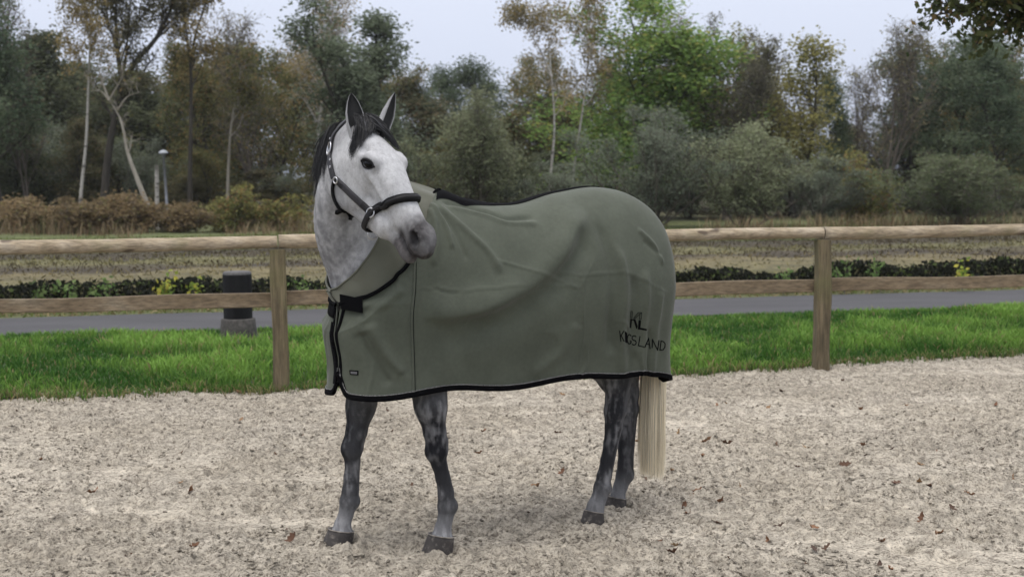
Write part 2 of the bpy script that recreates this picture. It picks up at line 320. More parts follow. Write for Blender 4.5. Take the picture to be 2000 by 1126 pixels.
# ================================================================== fence
x = NT('weathered_wood'); g1 = x.tex(9, 5, .65, stretch=(.35, 1, 1)); g2 = x.tex(60, 4, .7, stretch=(.06, 1, 1)); g3 = x.tex(3.2, 3, .6); kn = x.tex(7, 2, .5, stretch=(.45, 1, 1))
c = x.ramp(g1, [(.3, (.21, .160, .100)), (.5, (.34, .275, .190)), (.7, (.43, .365, .28))]); c = x.mix(.65, c, x.ramp(g2, [(.38, .42), (.6, 1.2)]), 'MULTIPLY'); c = x.mix(x.ramp(g3, [(.52, 0.), (.7, .45)]), c, (.17, .16, .075)); c = x.mix(x.ramp(kn, [(.62, 0.), (.67, .85)]), c, (.06, .04, .027))
M['rail'] = x.set(c, .85, g2, .5, .004)
x = NT('plank_wood'); g1 = x.tex(7, 5, .65, stretch=(.3, 1, 1)); g2 = x.tex(55, 4, .7, stretch=(.05, 1, 1)); kn = x.tex(3.2, 2, .5, stretch=(.6, 1, 1))
c = x.ramp(g1, [(.3, (.135, .098, .056)), (.55, (.205, .155, .098)), (.75, (.26, .215, .15))]); c = x.mix(.7, c, x.ramp(g2, [(.38, .45), (.6, 1.2)]), 'MULTIPLY'); c = x.mix(x.ramp(kn, [(.63, 0.), (.67, .85)]), c, (.07, .045, .028))
M['plank'] = x.set(c, .85, g2, .5, .004)
x = NT('post_wood'); g1 = x.tex(7, 5, .65, stretch=(1, 1, .3)); g2 = x.tex(55, 4, .7, stretch=(1, 1, .05)); g3 = x.tex(2.5, 3, .6)
c = x.ramp(g1, [(.3, (.085, .066, .036)), (.6, (.155, .122, .072)), (.8, (.22, .18, .12))]); c = x.mix(.75, c, x.ramp(g2, [(.38, .42), (.6, 1.2)]), 'MULTIPLY'); c = x.mix(x.ramp(g3, [(.45, 0.), (.65, .5)]), c, (.13, .125, .05))
M['post'] = x.set(c, .9, g2, .5, .004)
FA, FB = np.array([-1.91, 10.87, 0]), np.array([2.76, 11.80, 0]); FD = nrm(FB - FA); FN = np.array([-FD[1], FD[0], 0]); SPC = np.linalg.norm(FB - FA) / 2
FM = np.stack([FD, FN, [0, 0, 1]])
fence = empty('wooden_fence', tuple(FA)); tag(fence, 'weathered wooden post and rail fence with round top rail along the arena', 'fence')
rr = np.random.default_rng(3)
for i in range(-3, 7):
    p = FA + FD * SPC * i; mb = MB(); hw = .064 if i % 2 == 0 else .058
    n_ = 14; zs = np.linspace(-.25, 1.155, n_); ring = np.array([(-1, -.72), (-.72, -1), (.72, -1), (1, -.72), (1, .72), (.72, 1), (-.72, 1), (-1, .72)])
    P_ = np.array([[p + (FD * a * hw + FN * b * hw * .95) * (1 + .04 * math.sin(z * 9 + i)) + np.array([.006 * math.sin(z * 5 + i * 2), 0, z]) for a, b in ring] for z in zs])
    mb.grid(P_, True); mb.add([*P_[-1], P_[-1].mean(0) + (0, 0, .006)], None, [(k, (k + 1) % 8, 8) for k in range(8)]); mb.build('post', M['post'], fence, False)
for i in range(-2, 3):
    a, b = FA + FD * SPC * (2 * i - 2) + FD * .004, FA + FD * SPC * (2 * i) - FD * .004; n_ = 60; t = np.linspace(0, 1, n_)[:, None]
    P_ = a + (b - a) * t + np.c_[np.zeros(n_), .006 * np.sin(t[:, 0] * 5 + i), 1.213 + .006 * np.sin(t[:, 0] * 7 + i * 2)]
    R_ = .054 + .004 * np.sin(t[:, 0] * 4 + i) + .0035 * (vnoise(np.c_[t * 30, t * 0, t * 0 + i], 1, 3) - .5); mb = MB(); mb.tube(P_, R_, 16); mb.build('top_rail', M['rail'], fence)
    a, b = a + FN * .075 + FD * 0, b + FN * .075; mb = MB(); P_ = []
    for u in np.linspace(0, 1, 40):
        c = a + (b - a) * u + np.array([0, 0, .742 + .005 * math.sin(u * 6 + i) + .004 * math.sin(u * 17)]); h_ = .057 + .003 * math.sin(u * 9 + i)
        P_.append([c + FN * y * .022 + np.array([0, 0, z * h_]) for y, z in ((-1, -.9), (-.75, -1), (.75, -1), (1, -.9), (1, .9), (.75, 1), (-.75, 1), (-1, .9))])
    P_ = np.array(P_); mb.grid(P_, True)
    for e in (P_[0], P_[-1]): mb.add([*e, e.mean(0)], None, [(k, (k + 1) % 8, 8) for k in range(8)])
    mb.build('lower_rail', M['plank'], fence, False)

# ================================================================== bollard by the path
B0 = ground(466, 656); bol = empty('bollard', tuple(B0)); tag(bol, 'squat black bollard on a concrete foot beside the path', 'bollard')
def lathe(mb, c, prof, n=40):
    a = np.arange(n) / n * 2 * math.pi; P_ = np.array([[(c[0] + r * math.cos(t), c[1] + r * math.sin(t), c[2] + z) for t in a] for r, z in prof]); return mb.grid(P_, True)
x = NT('black_plastic'); n1 = x.tex(8, 4, .6, stretch=(1, 1, .3)); n2 = x.tex(60, 3); M['bollard'] = x.set(x.ramp(n1, [(.35, (.006, .0055, .0065)), (.7, (.016, .0155, .017))]), .55, n2, .15, .003, Specular_IOR_Level=.15)
x = NT('concrete'); n1 = x.tex(28, 5, .7); n2 = x.tex(4, 3); c = x.ramp(n1, [(.3, (.03, .027, .025)), (.55, (.065, .06, .055)), (.75, (.11, .10, .092))]); M['concrete'] = x.set(x.mix(.5, c, x.ramp(n2, [(.3, .6), (.7, 1.2)]), 'MULTIPLY'), .9, n1, .5, .006)
x = NT('grey_cap'); n1 = x.tex(30, 4); M['cap'] = x.set(x.ramp(n1, [(.3, (.045, .043, .044)), (.7, (.09, .087, .087))]), .7)  # top in a lighter grey than the post below
mb = MB(); lathe(mb, B0, [(.157, .18), (.158, .30), (.160, .66), (.159, .688)]); mb.build('post', M['bollard'], bol)
mb = MB(); lathe(mb, B0, [(.159, .688), (.157, .700), (.148, .716), (.138, .720), (.05, .722), (.001, .722)]); mb.build('cap', M['cap'], bol)
mb = MB(); lathe(mb, B0, [(.205, -.05), (.198, .06), (.188, .188), (.180, .200), (.15, .203)]); mb.build('foot', M['concrete'], bol)

# ================================================================== fallen leaves on the sand
x = NT('dry_leaf'); n1 = x.tex(40, 3); oi = x.n('ObjectInfo'); c = x.ramp(oi.outputs['Random'], [(0., (.05, .028, .018)), (.4, (.12, .055, .028)), (.75, (.20, .10, .05)), (1., (.26, .17, .085))])
M['dry'] = x.set(x.mix(.5, c, x.ramp(n1, [(.3, .6), (.7, 1.3)]), 'MULTIPLY'), .75)
LM = []
for v in range(5):
    q = np.random.default_rng(40 + v); m_ = 9; u = np.linspace(0, 1, m_); wd = .26 * np.sin(u ** .8 * math.pi) * (1 + .35 * np.cos(u * 24 + v)) + .012
    cu, ro = q.uniform(.5, 1.6), q.uniform(.3, 1.1); P_ = []
    for i in range(m_):
        xx_ = u[i] - .5; zz_ = .22 * cu * (xx_ ** 2 * 4 - .35) + .05 * q.normal()
        P_.append([(xx_, -wd[i], zz_ + wd[i] * ro + .03 * q.normal()), (xx_, 0, zz_), (xx_, wd[i], zz_ + wd[i] * ro * .8 + .03 * q.normal())])
    mb = MB(); mb.grid(np.array(P_)); me = mb.mesh('dry_leaf', True); me.materials.append(M['dry']); LM.append(me)
rl = np.random.default_rng(17); spots = [(1380, 862), (1420, 862), (1312, 922), (1980, 938), (1815, 948), (1895, 960), (1800, 1012), (1360, 955), (1405, 978), (1590, 1072), (568, 1047), (378, 1062), (370, 962), (182, 958), (1750, 945), (1650, 906), (1688, 864), (1480, 748), (1500, 792), (1418, 785), (1870, 844), (1915, 880), (1588, 1033), (1520, 1030), (1445, 945), (1690, 888), (1920, 826), (1945, 790), (1770, 790), (1525, 766), (1325, 845), (1100, 818), (945, 842), (1150, 800), (590, 852), (540, 882), (585, 802), (80, 900), (245, 1085), (900, 850), (1090, 845), (1500, 1050)]
while len(spots) < 96:
    px = rl.uniform(20, 1985); py = rl.uniform(735, 1115)
    if rl.random() < (.95 if px > 1250 else .28): spots.append((px, py))
for i, (px, py) in enumerate(spots):
    p = ground(px, py)
    if p[1] > sand_edge(p[0]) + .1: continue
    o = link('dry_leaf', LM[i % 5]); s_ = rl.uniform(.035, .075) if i > 15 else rl.uniform(.06, .095); hz_ = float(sand_h(np.array([p[0]]), np.array([p[1]]))[0][0])
    o.location = (p[0], p[1], hz_ + s_ * .10); o.scale = (s_, s_ * rl.uniform(.6, 1), s_); o.rotation_euler = (rl.normal(0, .5), rl.normal(0, .5), rl.uniform(0, 6.3))
    tag(o, 'small curled brown leaf lying on the pale sand', 'leaf', 'dry leaves scattered over the arena sand')
# ================================================================== woodland behind the field
def barkmat(name, lo, hi, marks=None):
    x = NT(name); n1 = x.tex(6, 5, .65, stretch=(1, 1, .25)); n2 = x.tex(3.5, 4, .6, stretch=(1, 1, 2.2)); c = x.ramp(n1, [(.3, lo), (.7, hi)])
    if marks: c = x.mix(x.ramp(n2, [(.55, 0.), (.62, .85)]), c, marks)
    return x.set(c, .9, n1, .5, .02)
M['bark'] = barkmat('dark_bark', (.022, .019, .015), (.055, .048, .038)); M['birch'] = barkmat('birch_bark', (.26, .245, .22), (.42, .40, .37), (.045, .04, .035)); M['pale'] = barkmat('pale_bark', (.20, .18, .15), (.36, .33, .28)); M['twig'] = barkmat('brown_twigs', (.075, .062, .052), (.135, .115, .098))
def walk(q, p, d, L, n, wan, grav):
    P_ = [np.array(p, float)]; d = nrm(d)
    for i in range(n): d = nrm(d + q.normal(0, wan, 3) + np.array([0, 0, grav])); P_.append(P_[-1] + d * L / n)
    return np.array(P_)
def pt(P_, t): k = t * (len(P_) - 1); i = min(int(k), len(P_) - 2); return P_[i] + (P_[i + 1] - P_[i]) * (k - i), nrm(P_[i + 1] - P_[i])
def dirv(az, el): return np.array([math.cos(az) * math.cos(el), math.sin(az) * math.cos(el), math.sin(el)])
def make_tree(seed, H, cols, stems=1, r0=.10, h0=.3, n1=16, el0=.5, el1=1.2, l1=.32, shape=(1, 1, .5), up=.05, n2=6, n3=4, tw=.7, tgrav=0.0, leaves=9000, spread=.22, ll=.12, lw=.07, wan=.1, trunk=None, sway=.05, stemel=1.25, twr=.006, bare=0.0, lmin=0.0):
    q = np.random.default_rng(seed); mb = MB(); tips = []
    trs = []
    if trunk is not None: trs = trunk
    else:
        for s_ in range(stems):
            az = q.uniform(0, 6.28); el = math.pi / 2 if stems == 1 else q.uniform(stemel, 1.5)
            trs.append((walk(q, (0, 0, -.2), dirv(az, el), (H + .2) * (1 if stems == 1 else q.uniform(.65, 1)), 12, sway, .03), r0 * (1 if stems == 1 else q.uniform(.6, 1))))
    for P_, rr in trs:
        n = len(P_); mb.tube(P_, rr * np.linspace(1, .12, n) ** .9, 8)
        for i in range(max(3, n1 // max(1, len(trs)))):
            t = h0 + (1 - h0) * (i + q.random()) / max(3, n1 // max(1, len(trs))); t = min(t, .99); p, d = pt(P_, t); tt = (t - h0) / (1 - h0 + 1e-6)
            L = l1 * H * np.interp(tt, [0, .5, 1], shape) * q.uniform(.7, 1.2); B = walk(q, p, dirv(q.uniform(0, 6.28), np.interp(tt, [0, 1], [el0, el1]) + q.normal(0, .15)) + d * .25, L, 6, wan, up)
            rb = rr * (1 - t * .85) * .45 + .008; mb.tube(B, rb * np.linspace(1, .25, 7), 5, False)
            for j in range(n2):
                t2 = .2 + .8 * (j + q.random()) / n2; p2, d2 = pt(B, min(t2, .99)); C_ = walk(q, p2, d2 + q.normal(0, .6, 3) + (0, 0, .1), L * tw * .55 * (1.15 - .6 * t2) + .15, 4, wan * 1.4, up * .6 + tgrav * .5); mb.tube(C_, np.linspace(rb * .4, twr, 5), 4, False)
                for k in range(n3):
                    p3, d3 = pt(C_, q.uniform(.25, .99)); D_ = walk(q, p3, d3 + q.normal(0, .6, 3), L * tw * .28 + .15, 3, wan * 1.5, tgrav); mb.tube(D_[::3] if len(trs) > 3 else D_[[0, 2, 3]], np.linspace(twr, twr * .5, 2 if len(trs) > 3 else 3), 3, False)
                    if q.random() >= bare: tips.append(D_)
    T_ = np.array(tips); m_ = len(T_); per = q.integers(0, m_, leaves); u = q.random(leaves) * 3; i = np.minimum(u.astype(int), 2); f = (u - i)[:, None]
    C_ = T_[per, i] * (1 - f) + T_[per, i + 1] * f + q.normal(0, spread, (leaves, 3)) * np.array([1, 1, .8]); C_ = C_[C_[:, 2] > lmin]
    n = len(C_); cl = fbm(C_, .9, 2, seed)[:, None]; a, b = np.array(cols[0]), np.array(cols[1]); mixv = np.clip(cl * 1.6 - .3 + q.normal(0, .25, (n, 1)), 0, 1); col = (a * (1 - mixv) + b * mixv) * q.uniform(.75, 1.25, (n, 1))
    if len(cols) > 2: m3 = q.random(n) < .12; col[m3] = np.array(cols[2]) * q.uniform(.7, 1.2, (m3.sum(), 1))
    V, Q_, K_ = cards(C_, q.uniform(.7, 1.3, n) * ll, q.uniform(.7, 1.3, n) * lw, col, seed)
    tm = mb.mesh('trunk'); cm = mesh_np('crown', V, Q_, None, False, K_); cm.materials.append(M['leaf'])
    hw = np.percentile(np.abs(C_[:, :2]), 95); return dict(t=tm, c=cm, H=max(np.percentile(C_[:, 2], 99.3), 1), W=hw)
WIL = [(.135, .155, .085), (.25, .27, .165)]; OLI = [(0.091, 0.102, 0.042), (0.175, 0.166, 0.067), (0.263, 0.175, 0.070)]; BIR = [(0.149, 0.131, 0.061), (0.289, 0.219, 0.096), (0.350, 0.263, 0.105)]; GRN = [(.085, .15, .04), (.20, .29, .08), (.28, .29, .08)]; YEL = [(.15, .155, .055), (.27, .245, .085)]; DRK = [(.075, .09, .05), (.14, .155, .085)]; BRN = [(.13, .10, .055), (.25, .185, .10), (.17, .155, .065)]; DKG = [(0.070, 0.102, 0.061), (0.131, 0.161, 0.096)]
PRO = {
 'willow_a': make_tree(1, 5, WIL, stems=9, r0=.06, h0=.12, n1=54, el0=.6, el1=1.15, l1=.26, up=.10, leaves=13000, spread=.16, ll=.12, lw=.05, stemel=.75),
 'willow_b': make_tree(2, 5, [(0.119, 0.145, 0.099), (0.204, 0.230, 0.170)], stems=12, r0=.05, h0=.10, n1=60, el0=.7, el1=1.2, l1=.24, up=.12, leaves=13000, spread=.15, ll=.12, lw=.045, stemel=.6),
 'tall_willow': make_tree(3, 8, [(0.093, 0.116, 0.071), (0.187, 0.221, 0.150)], stems=5, r0=.10, h0=.10, n1=60, el0=.6, el1=1.25, l1=.22, shape=(1, .9, .45), up=.12, leaves=23000, spread=.18, ll=.13, lw=.06, stemel=1.2),
 'birch_a': make_tree(4, 9, BIR, r0=.085, h0=.38, n1=24, el0=.6, el1=1.1, l1=.22, shape=(.9, 1, .4), tgrav=-.30, leaves=4200, spread=.15, ll=.085, lw=.06),
 'birch_b': make_tree(5, 9, BIR, r0=.075, h0=.5, n1=18, el0=.5, el1=1.1, l1=.20, shape=(1, 1, .4), tgrav=-.34, leaves=3200, spread=.14, ll=.085, lw=.06),
 'olive_a': make_tree(6, 8, OLI, r0=.13, h0=.22, n1=26, el0=.3, el1=1.2, l1=.30, leaves=12000, spread=.22, ll=.13, lw=.085),
 'olive_b': make_tree(7, 8, OLI, stems=2, r0=.10, h0=.15, n1=28, el0=.4, el1=1.2, l1=.27, leaves=11000, spread=.22, ll=.13, lw=.085, stemel=1.3),
 'green': make_tree(8, 9, GRN, stems=3, r0=.11, h0=.12, n1=40, el0=.4, el1=1.2, l1=.26, shape=(1, 1, .5), leaves=23000, spread=.22, ll=.12, lw=.08, stemel=1.3),
 'yellow': make_tree(9, 8, YEL, stems=2, r0=.11, h0=.2, n1=28, el0=.5, el1=1.2, l1=.25, up=.09, leaves=7500, spread=.22, ll=.13, lw=.085, stemel=1.35),
 'upright': make_tree(10, 8, [(0.085, 0.085, 0.060), (0.153, 0.145, 0.093)], stems=5, r0=.08, h0=.12, n1=50, el0=.9, el1=1.35, l1=.26, up=.16, n2=6, n3=4, leaves=13000, spread=.15, ll=.10, lw=.05, stemel=1.25, twr=.009),
 'bare': make_tree(11, 8, [(0.153, 0.145, 0.085), (0.238, 0.204, 0.119)], stems=2, r0=.09, h0=.2, n1=32, el0=.7, el1=1.3, l1=.28, up=.12, n2=7, n3=5, leaves=2600, spread=.15, ll=.10, lw=.06, stemel=1.3, twr=.006),
 'open_dark': make_tree(12, 8, DKG, r0=.10, h0=.28, n1=20, el0=.4, el1=1.2, l1=.28, leaves=11000, spread=.20, ll=.12, lw=.08, sway=.09),
 'dark_a': make_tree(13, 9, DRK, r0=.16, h0=.08, n1=34, el0=.2, el1=1.2, l1=.27, shape=(1, .9, .4), leaves=14000, spread=.28, ll=.17, lw=.11),
 'dark_b': make_tree(14, 9, [(.08, .085, .045), (.15, .14, .075), (.19, .145, .08)], stems=2, r0=.13, h0=.08, n1=34, el0=.2, el1=1.2, l1=.30, leaves=14000, spread=.28, ll=.17, lw=.11, stemel=1.3),
 'bramble_a': make_tree(15, 1.6, BRN, stems=14, r0=.015, h0=.15, n1=60, el0=.4, el1=.9, l1=.30, tgrav=-.12, leaves=6000, spread=.10, ll=.10, lw=.06, stemel=.45, twr=.004),
 'bramble_b': make_tree(16, 1.6, [(0.102, 0.119, 0.043), (0.238, 0.221, 0.076), (0.255, 0.153, 0.068)], stems=12, r0=.015, h0=.15, n1=50, el0=.4, el1=1.0, l1=.30, tgrav=-.08, leaves=5500, spread=.10, ll=.10, lw=.06, stemel=.55, twr=.004),
 'broom': make_tree(17, 3, [(0.093, 0.116, 0.060), (0.162, 0.187, 0.102)], stems=26, r0=.018, h0=.2, n1=90, el0=1.0, el1=1.4, l1=.24, up=.12, leaves=12000, spread=.10, ll=.13, lw=.03, stemel=.65, twr=.005),
}
TW = {'birch_a': 'birch', 'birch_b': 'birch', 'bramble_a': 'twig', 'bramble_b': 'twig', 'willow_a': 'twig', 'willow_b': 'twig', 'bare': 'twig', 'broom': 'twig', 'upright': 'twig'}
for k, v in PRO.items(): v['t'].materials.append(M[TW.get(k, 'bark')])
rt = np.random.default_rng(99)
def plant(name, pro, px, ytop, D, wpx=None, label=None, cat='tree', group=None, rot=None):
    v = PRO[pro]; b = at(px, 440, D); b[2] = float(gz(np.array([b[0]]), np.array([b[1]]))[0]) - .02; H = at(px, ytop, D)[2] - b[2]; s_ = H / v['H']
    sx_ = s_ if wpx is None else (wpx / 2) * D / FPX / v['W'] * .95
    o = empty(name, tuple(b)); o.scale = (sx_, sx_, s_); o.rotation_euler.z = rt.uniform(0, 6.28) if rot is None else rot
    for n_, me in (('trunk', v['t']), ('crown', v['c'])):
        c = bpy.data.objects.new(n_, me); COL.objects.link(c); c.parent = o
    tag(o, label, cat, group); return o
# --- named individuals, left to right
T = 'tree'; S = 'shrub'
plant('tree', 'open_dark', 15, -60, 48, 230, 'thin leafy tree at the left edge with twigs against the sky')
plant('evergreen_tree', 'dark_a', 75, 68, 60, 190, 'dense dark evergreen behind the leftmost trees')
plant('tree', 'olive_a', 435, 85, 54, 200, 'olive brown tree behind the thin pale trunk left of the horse')
plant('tree', 'olive_b', 530, 75, 56, 210, 'rounded olive tree between two tall birches left of the horse')
plant('birch_tree', 'birch_a', 612, -60, 50, 150, 'tall sparse birch rising above the mane of the horse')
plant('willow_tree', 'tall_willow', 745, 18, 45, 250, 'tall grey green willow behind the ears of the horse')
plant('tree', 'olive_b', 1040, 105, 66, 150, 'olive tree behind the white birch with drooping twigs')
plant('tree', 'open_dark', 862, 165, 70, 110, 'low far tree at the right foot of the tall willow')
plant('tree', 'open_dark', 905, 132, 74, 120, 'small far tree with an airy crown in the sky gap')
plant('tree', 'open_dark', 972, 120, 76, 150, 'far rounded tree right of the airy one in the sky gap')
plant('willow_shrub', 'willow_a', 935, 190, 43, 225, 'broad grey willow shrub behind the withers of the horse', S)
plant('shrub', 'willow_b', 1095, 318, 44, 190, 'low grey brush around the feet of the two birches behind the rug', S)
plant('green_tree', 'green', 1250, -25, 49, 310, 'bright green leafy tree, the tallest above the rug')
plant('tree', 'upright', 1418, 32, 49, 190, 'dark tree with fine upright branches right of the bright green one')
plant('willow_shrub', 'willow_b', 1275, 212, 41.5, 225, 'pale willow shrub with brown stems behind the croup', S)
plant('willow_shrub', 'willow_a', 1450, 240, 42, 230, 'grey green willow shrub below the upright dark tree', S)
plant('yellow_tree', 'yellow', 1555, 62, 51, 230, 'yellowing tree with an airy crown right of the horse')
plant('green_tree', 'open_dark', 1640, 140, 53, 90, 'small loose green tree touching the yellowing one')
plant('tree', 'bare', 1722, 38, 52, 160, 'nearly bare tree with fan of fine twigs on the right')
plant('tree', 'open_dark', 1835, 62, 54, 200, 'open dark green tree right of the nearly bare one')
plant('tree', 'open_dark', 1955, 90, 50, 190, 'open dark green tree at the right edge of the wood')
plant('tree', 'open_dark', 1780, 95, 57, 170, 'dim green tree between the nearly bare tree and the open dark one')
plant('tree', 'olive_b', 1905, 75, 58, 180, 'dim olive tree deep behind the right edge of the wood')
plant('willow_shrub', 'broom', 1885, 300, 40, 300, 'wide low mound of fine upright green stems at the right', S)
plant('shrub', 'willow_b', 1600, 310, 42, 160, 'low grey shrub under the yellowing tree', S)
plant('shrub', 'bramble_b', 1690, 300, 43, 130, 'low brownish brush under the nearly bare tree', S)
for i, (px, yt, wd, lab) in enumerate([(40, 395, 150, 'russet bramble mound at the far left behind the top rail'), (150, 405, 130, 'russet bramble mound around the foot of the white birch'), (245, 388, 150, 'tallest russet bramble mound, left of the lamp post'), (350, 405, 120, 'russet bramble mound just right of the lamp post')]):
    plant('bramble', 'bramble_a', px, yt - 8, 41, wd * 1.15, lab, 'bramble')
for i, (px, yt, wd, lab) in enumerate([(455, 365, 130, 'yellow green scrub under the thin pale trunk'), (560, 385, 130, 'low green scrub left of the neck of the horse')]):
    plant('bramble', 'bramble_b', px, yt, 42, wd, lab, 'shrub')
for px, yt, D, wd, lab in ((55, -40, 50, 150, 'wispy bare tree at the far left in front of the evergreen'), (485, 20, 52, 150, 'wispy bare tree left of the tall sparse birch'), (665, 15, 52, 110, 'wispy bare tree close against the left of the tall willow'), (1350, 20, 53, 130, 'wispy bare tree right of the bright green one'), (1660, 130, 55, 110, 'small wispy tree in the sky gap right of the yellowing tree')):
    plant('bare_tree', 'bare', px, yt, D, wd, lab)
# --- birches and trunks one can follow: own skeletons
def line(pts, D, n=14):                          # trunk path through pixels at one distance
    P_ = np.array([at(x_, y_, D) for x_, y_ in pts]); return dense3(P_, n)
def dense3(P_, n):
    k = np.r_[0, np.cumsum(np.linalg.norm(np.diff(P_, axis=0), axis=1))]; return np.stack([np.interp(np.linspace(0, k[-1], n), k, P_[:, i]) for i in range(3)], 1) if len(P_) < 3 else cr3(k / k[-1], P_, np.linspace(0, 1, n))
def cr3(K, V, u):
    T_ = np.gradient(V, K, axis=0); i = np.clip(np.searchsorted(K, u, 'right') - 1, 0, len(K) - 2); h = (K[i + 1] - K[i])[:, None]; x_ = ((u - K[i])[:, None]) / h
    return (2 * x_ ** 3 - 3 * x_ ** 2 + 1) * V[i] + (x_ ** 3 - 2 * x_ ** 2 + x_) * h * T_[i] + (-2 * x_ ** 3 + 3 * x_ ** 2) * V[i + 1] + (x_ ** 3 - x_ ** 2) * h * T_[i + 1]
def own(name, lines, D, mat, label, seed, cols, cat='tree', **kw):
    trs = []; base = None
    for pts, r in lines:
        P_ = line(pts, D); base = P_[0].copy() if base is None else base; trs.append((P_, r))
    base[2] = 0; trs = [(P_ - base, r) for P_, r in trs]
    v = make_tree(seed, 8, cols, trunk=trs, **kw); v['t'].materials.append(M[mat]); o = empty(name, tuple(base))
    for n_, me in (('trunk', v['t']), ('crown', v['c'])):
        c = bpy.data.objects.new(n_, me); COL.objects.link(c); c.parent = o
    return tag(o, label, cat)
own('birch_tree', [([(154, 450), (158, 380), (168, 280), (173, 150), (178, 40), (185, -60)], .068)], 45, 'birch', 'slim white birch left of the dark forked tree', 31, BIR, h0=.58, n1=18, l1=.18, tgrav=-.3, leaves=6500, spread=.14, ll=.09, lw=.06, n2=5)
own('forked_tree', [([(203, 440), (207, 340), (222, 240), (236, 175), (228, 90), (226, -40)], .17), ([(236, 178), (262, 125), (305, 75), (332, 20), (345, -60)], .12), ([(236, 170), (245, 120), (250, 60), (255, -20)], .06)], 47, 'bark', 'dark forked tree with two heavy limbs against the sky', 32, [(0.102, 0.102, 0.060), (0.204, 0.187, 0.102)], h0=.42, n1=48, l1=.22, leaves=17000, spread=.2, ll=.10, lw=.06, n2=6)
own('leaning_tree', [([(303, 440), (278, 375), (250, 300), (232, 225), (213, 195)], .11), ([(213, 196), (196, 178), (176, 178)], .04), ([(213, 196), (225, 175), (240, 150)], .035), ([(230, 215), (248, 190), (278, 178)], .035), ([(213, 196), (200, 160), (190, 125)], .04)], 44, 'pale', 'leaning tree with a crooked pale trunk left of the lamp', 33, OLI, h0=.5, n1=14, l1=.07, leaves=500, spread=.12, ll=.09, lw=.06, n2=4, n3=3)
own('birch_tree', [([(372, 440), (371, 350), (373, 240), (372, 130), (364, 60), (352, -40)], .10), ([(372, 128), (384, 60), (402, 5), (412, -50)], .06)], 47, 'bark', 'straight dark stemmed birch right of the lamp post', 34, BIR, h0=.55, n1=22, l1=.17, tgrav=-.2, leaves=9500, spread=.16, ll=.10, lw=.065, n2=6)
own('tree', [([(444, 430), (446, 330), (452, 240), (462, 185), (472, 120)], .07), ([(452, 240), (470, 215), (490, 200)], .03)], 49, 'pale', 'thin pale trunk rising out of yellow green scrub', 35, OLI, h0=.5, n1=14, l1=.13, leaves=2600, spread=.18, ll=.11, lw=.07, n2=5)
own('birch_tree', [([(1072, 430), (1076, 340), (1083, 250), (1078, 160), (1072, 90), (1070, 30)], .058), ([(1078, 150), (1050, 90), (1020, 50), (1000, 45)], .04)], 46, 'birch', 'white birch with drooping twigs behind the middle of the rug', 36, BIR, h0=.5, n1=20, l1=.15, tgrav=-.38, leaves=3600, spread=.14, ll=.09, lw=.06, n2=6)
own('birch_tree', [([(1116, 430), (1121, 330), (1133, 250), (1146, 150), (1152, 60), (1156, 0)], .055)], 47, 'birch', 'slanting birch just left of the bright green tree', 37, BIR, h0=.5, n1=16, l1=.14, tgrav=-.3, leaves=3000, spread=.14, ll=.09, lw=.06, n2=6)
mb = MB(); mb.tube(line([(308, 448), (307, 400), (306, 322)], 43.5, 8), [.07, .068, .066, .066, .065, .066, .064, .062], 10); o = mb.build('birch_stump', M['birch']); tag(o, 'tall broken birch stump between the leaning tree and lamp post', 'stump')
# lamp post
L0, L1 = at(330, 452, 42.5), at(319, 302, 42.5); lp = empty('lamp_post', tuple(L0)); tag(lp, 'slim grey lamp post with a pale domed head', 'lamp post')
x = NT('galvanised'); n1 = x.tex(12, 3); M['galv'] = x.set(x.ramp(n1, [(.3, (.17, .18, .20)), (.7, (.26, .27, .30))]), .5, Metallic=.3); x = NT('lamp_white'); n1 = x.tex(9, 3); M['lampw'] = x.set(x.ramp(n1, [(.3, (.24, .26, .29)), (.7, (.36, .38, .41))]), .4)
mb = MB(); mb.tube([L0 - (0, 0, .2), L0 * .5 + L1 * .5, L1], [.048, .042, .036], 10); mb.build('pole', M['galv'], lp)
mb = MB(); lathe(mb, L1, [(.03, -.06), (.06, -.03), (.075, .0), (.078, .03)], 18); mb.build('lantern', M['galv'], lp)
mb = MB(); lathe(mb, L1, [(.078, .03), (.15, .035), (.148, .06), (.12, .105), (.07, .14), (.001, .155)], 18); mb.build('dome', M['lampw'], lp)
# --- the depth of the wood: trees nobody could tell apart
G1 = 'deep wood trees behind the front row'
for px in np.concatenate([np.arange(-260, 2280, 62), np.arange(-1250, -270, 95), np.arange(2300, 3250, 95)]):
    yt = np.interp(px, [-200, 60, 200, 400, 560, 700, 800, 850, 940, 1030, 1120, 1250, 1450, 1560, 1650, 1690, 1760, 1900, 2200], [40, 90, 130, 110, 90, 110, 140, 215, 235, 190, 130, 90, 140, 170, 280, 290, 190, 130, 110]) + rt.uniform(-5, 45)
    plant('wood_tree', ['dark_a', 'dark_b', 'olive_a', 'olive_b'][rt.integers(4)], px + rt.uniform(-20, 20), yt, rt.uniform(60, 70), rt.uniform(150, 220), 'dark tree deep in the wood, mostly hidden by the front row', 'tree', G1)
G2 = 'understorey shrubs in the shade of the wood'
for px in np.concatenate([np.arange(-200, 2250, 70), np.arange(-1200, -210, 120), np.arange(2280, 3200, 120)]):
    plant('wood_shrub', ['dark_b', 'olive_b', 'willow_b', 'dark_a'][rt.integers(4)], px + rt.uniform(-20, 20), rt.uniform(290, 345) + (40 if px > 1600 else -60 if px < 300 else 0), rt.uniform(50, 56), rt.uniform(110, 180), 'dark shrub in the shade under the front row of trees', 'shrub', G2)
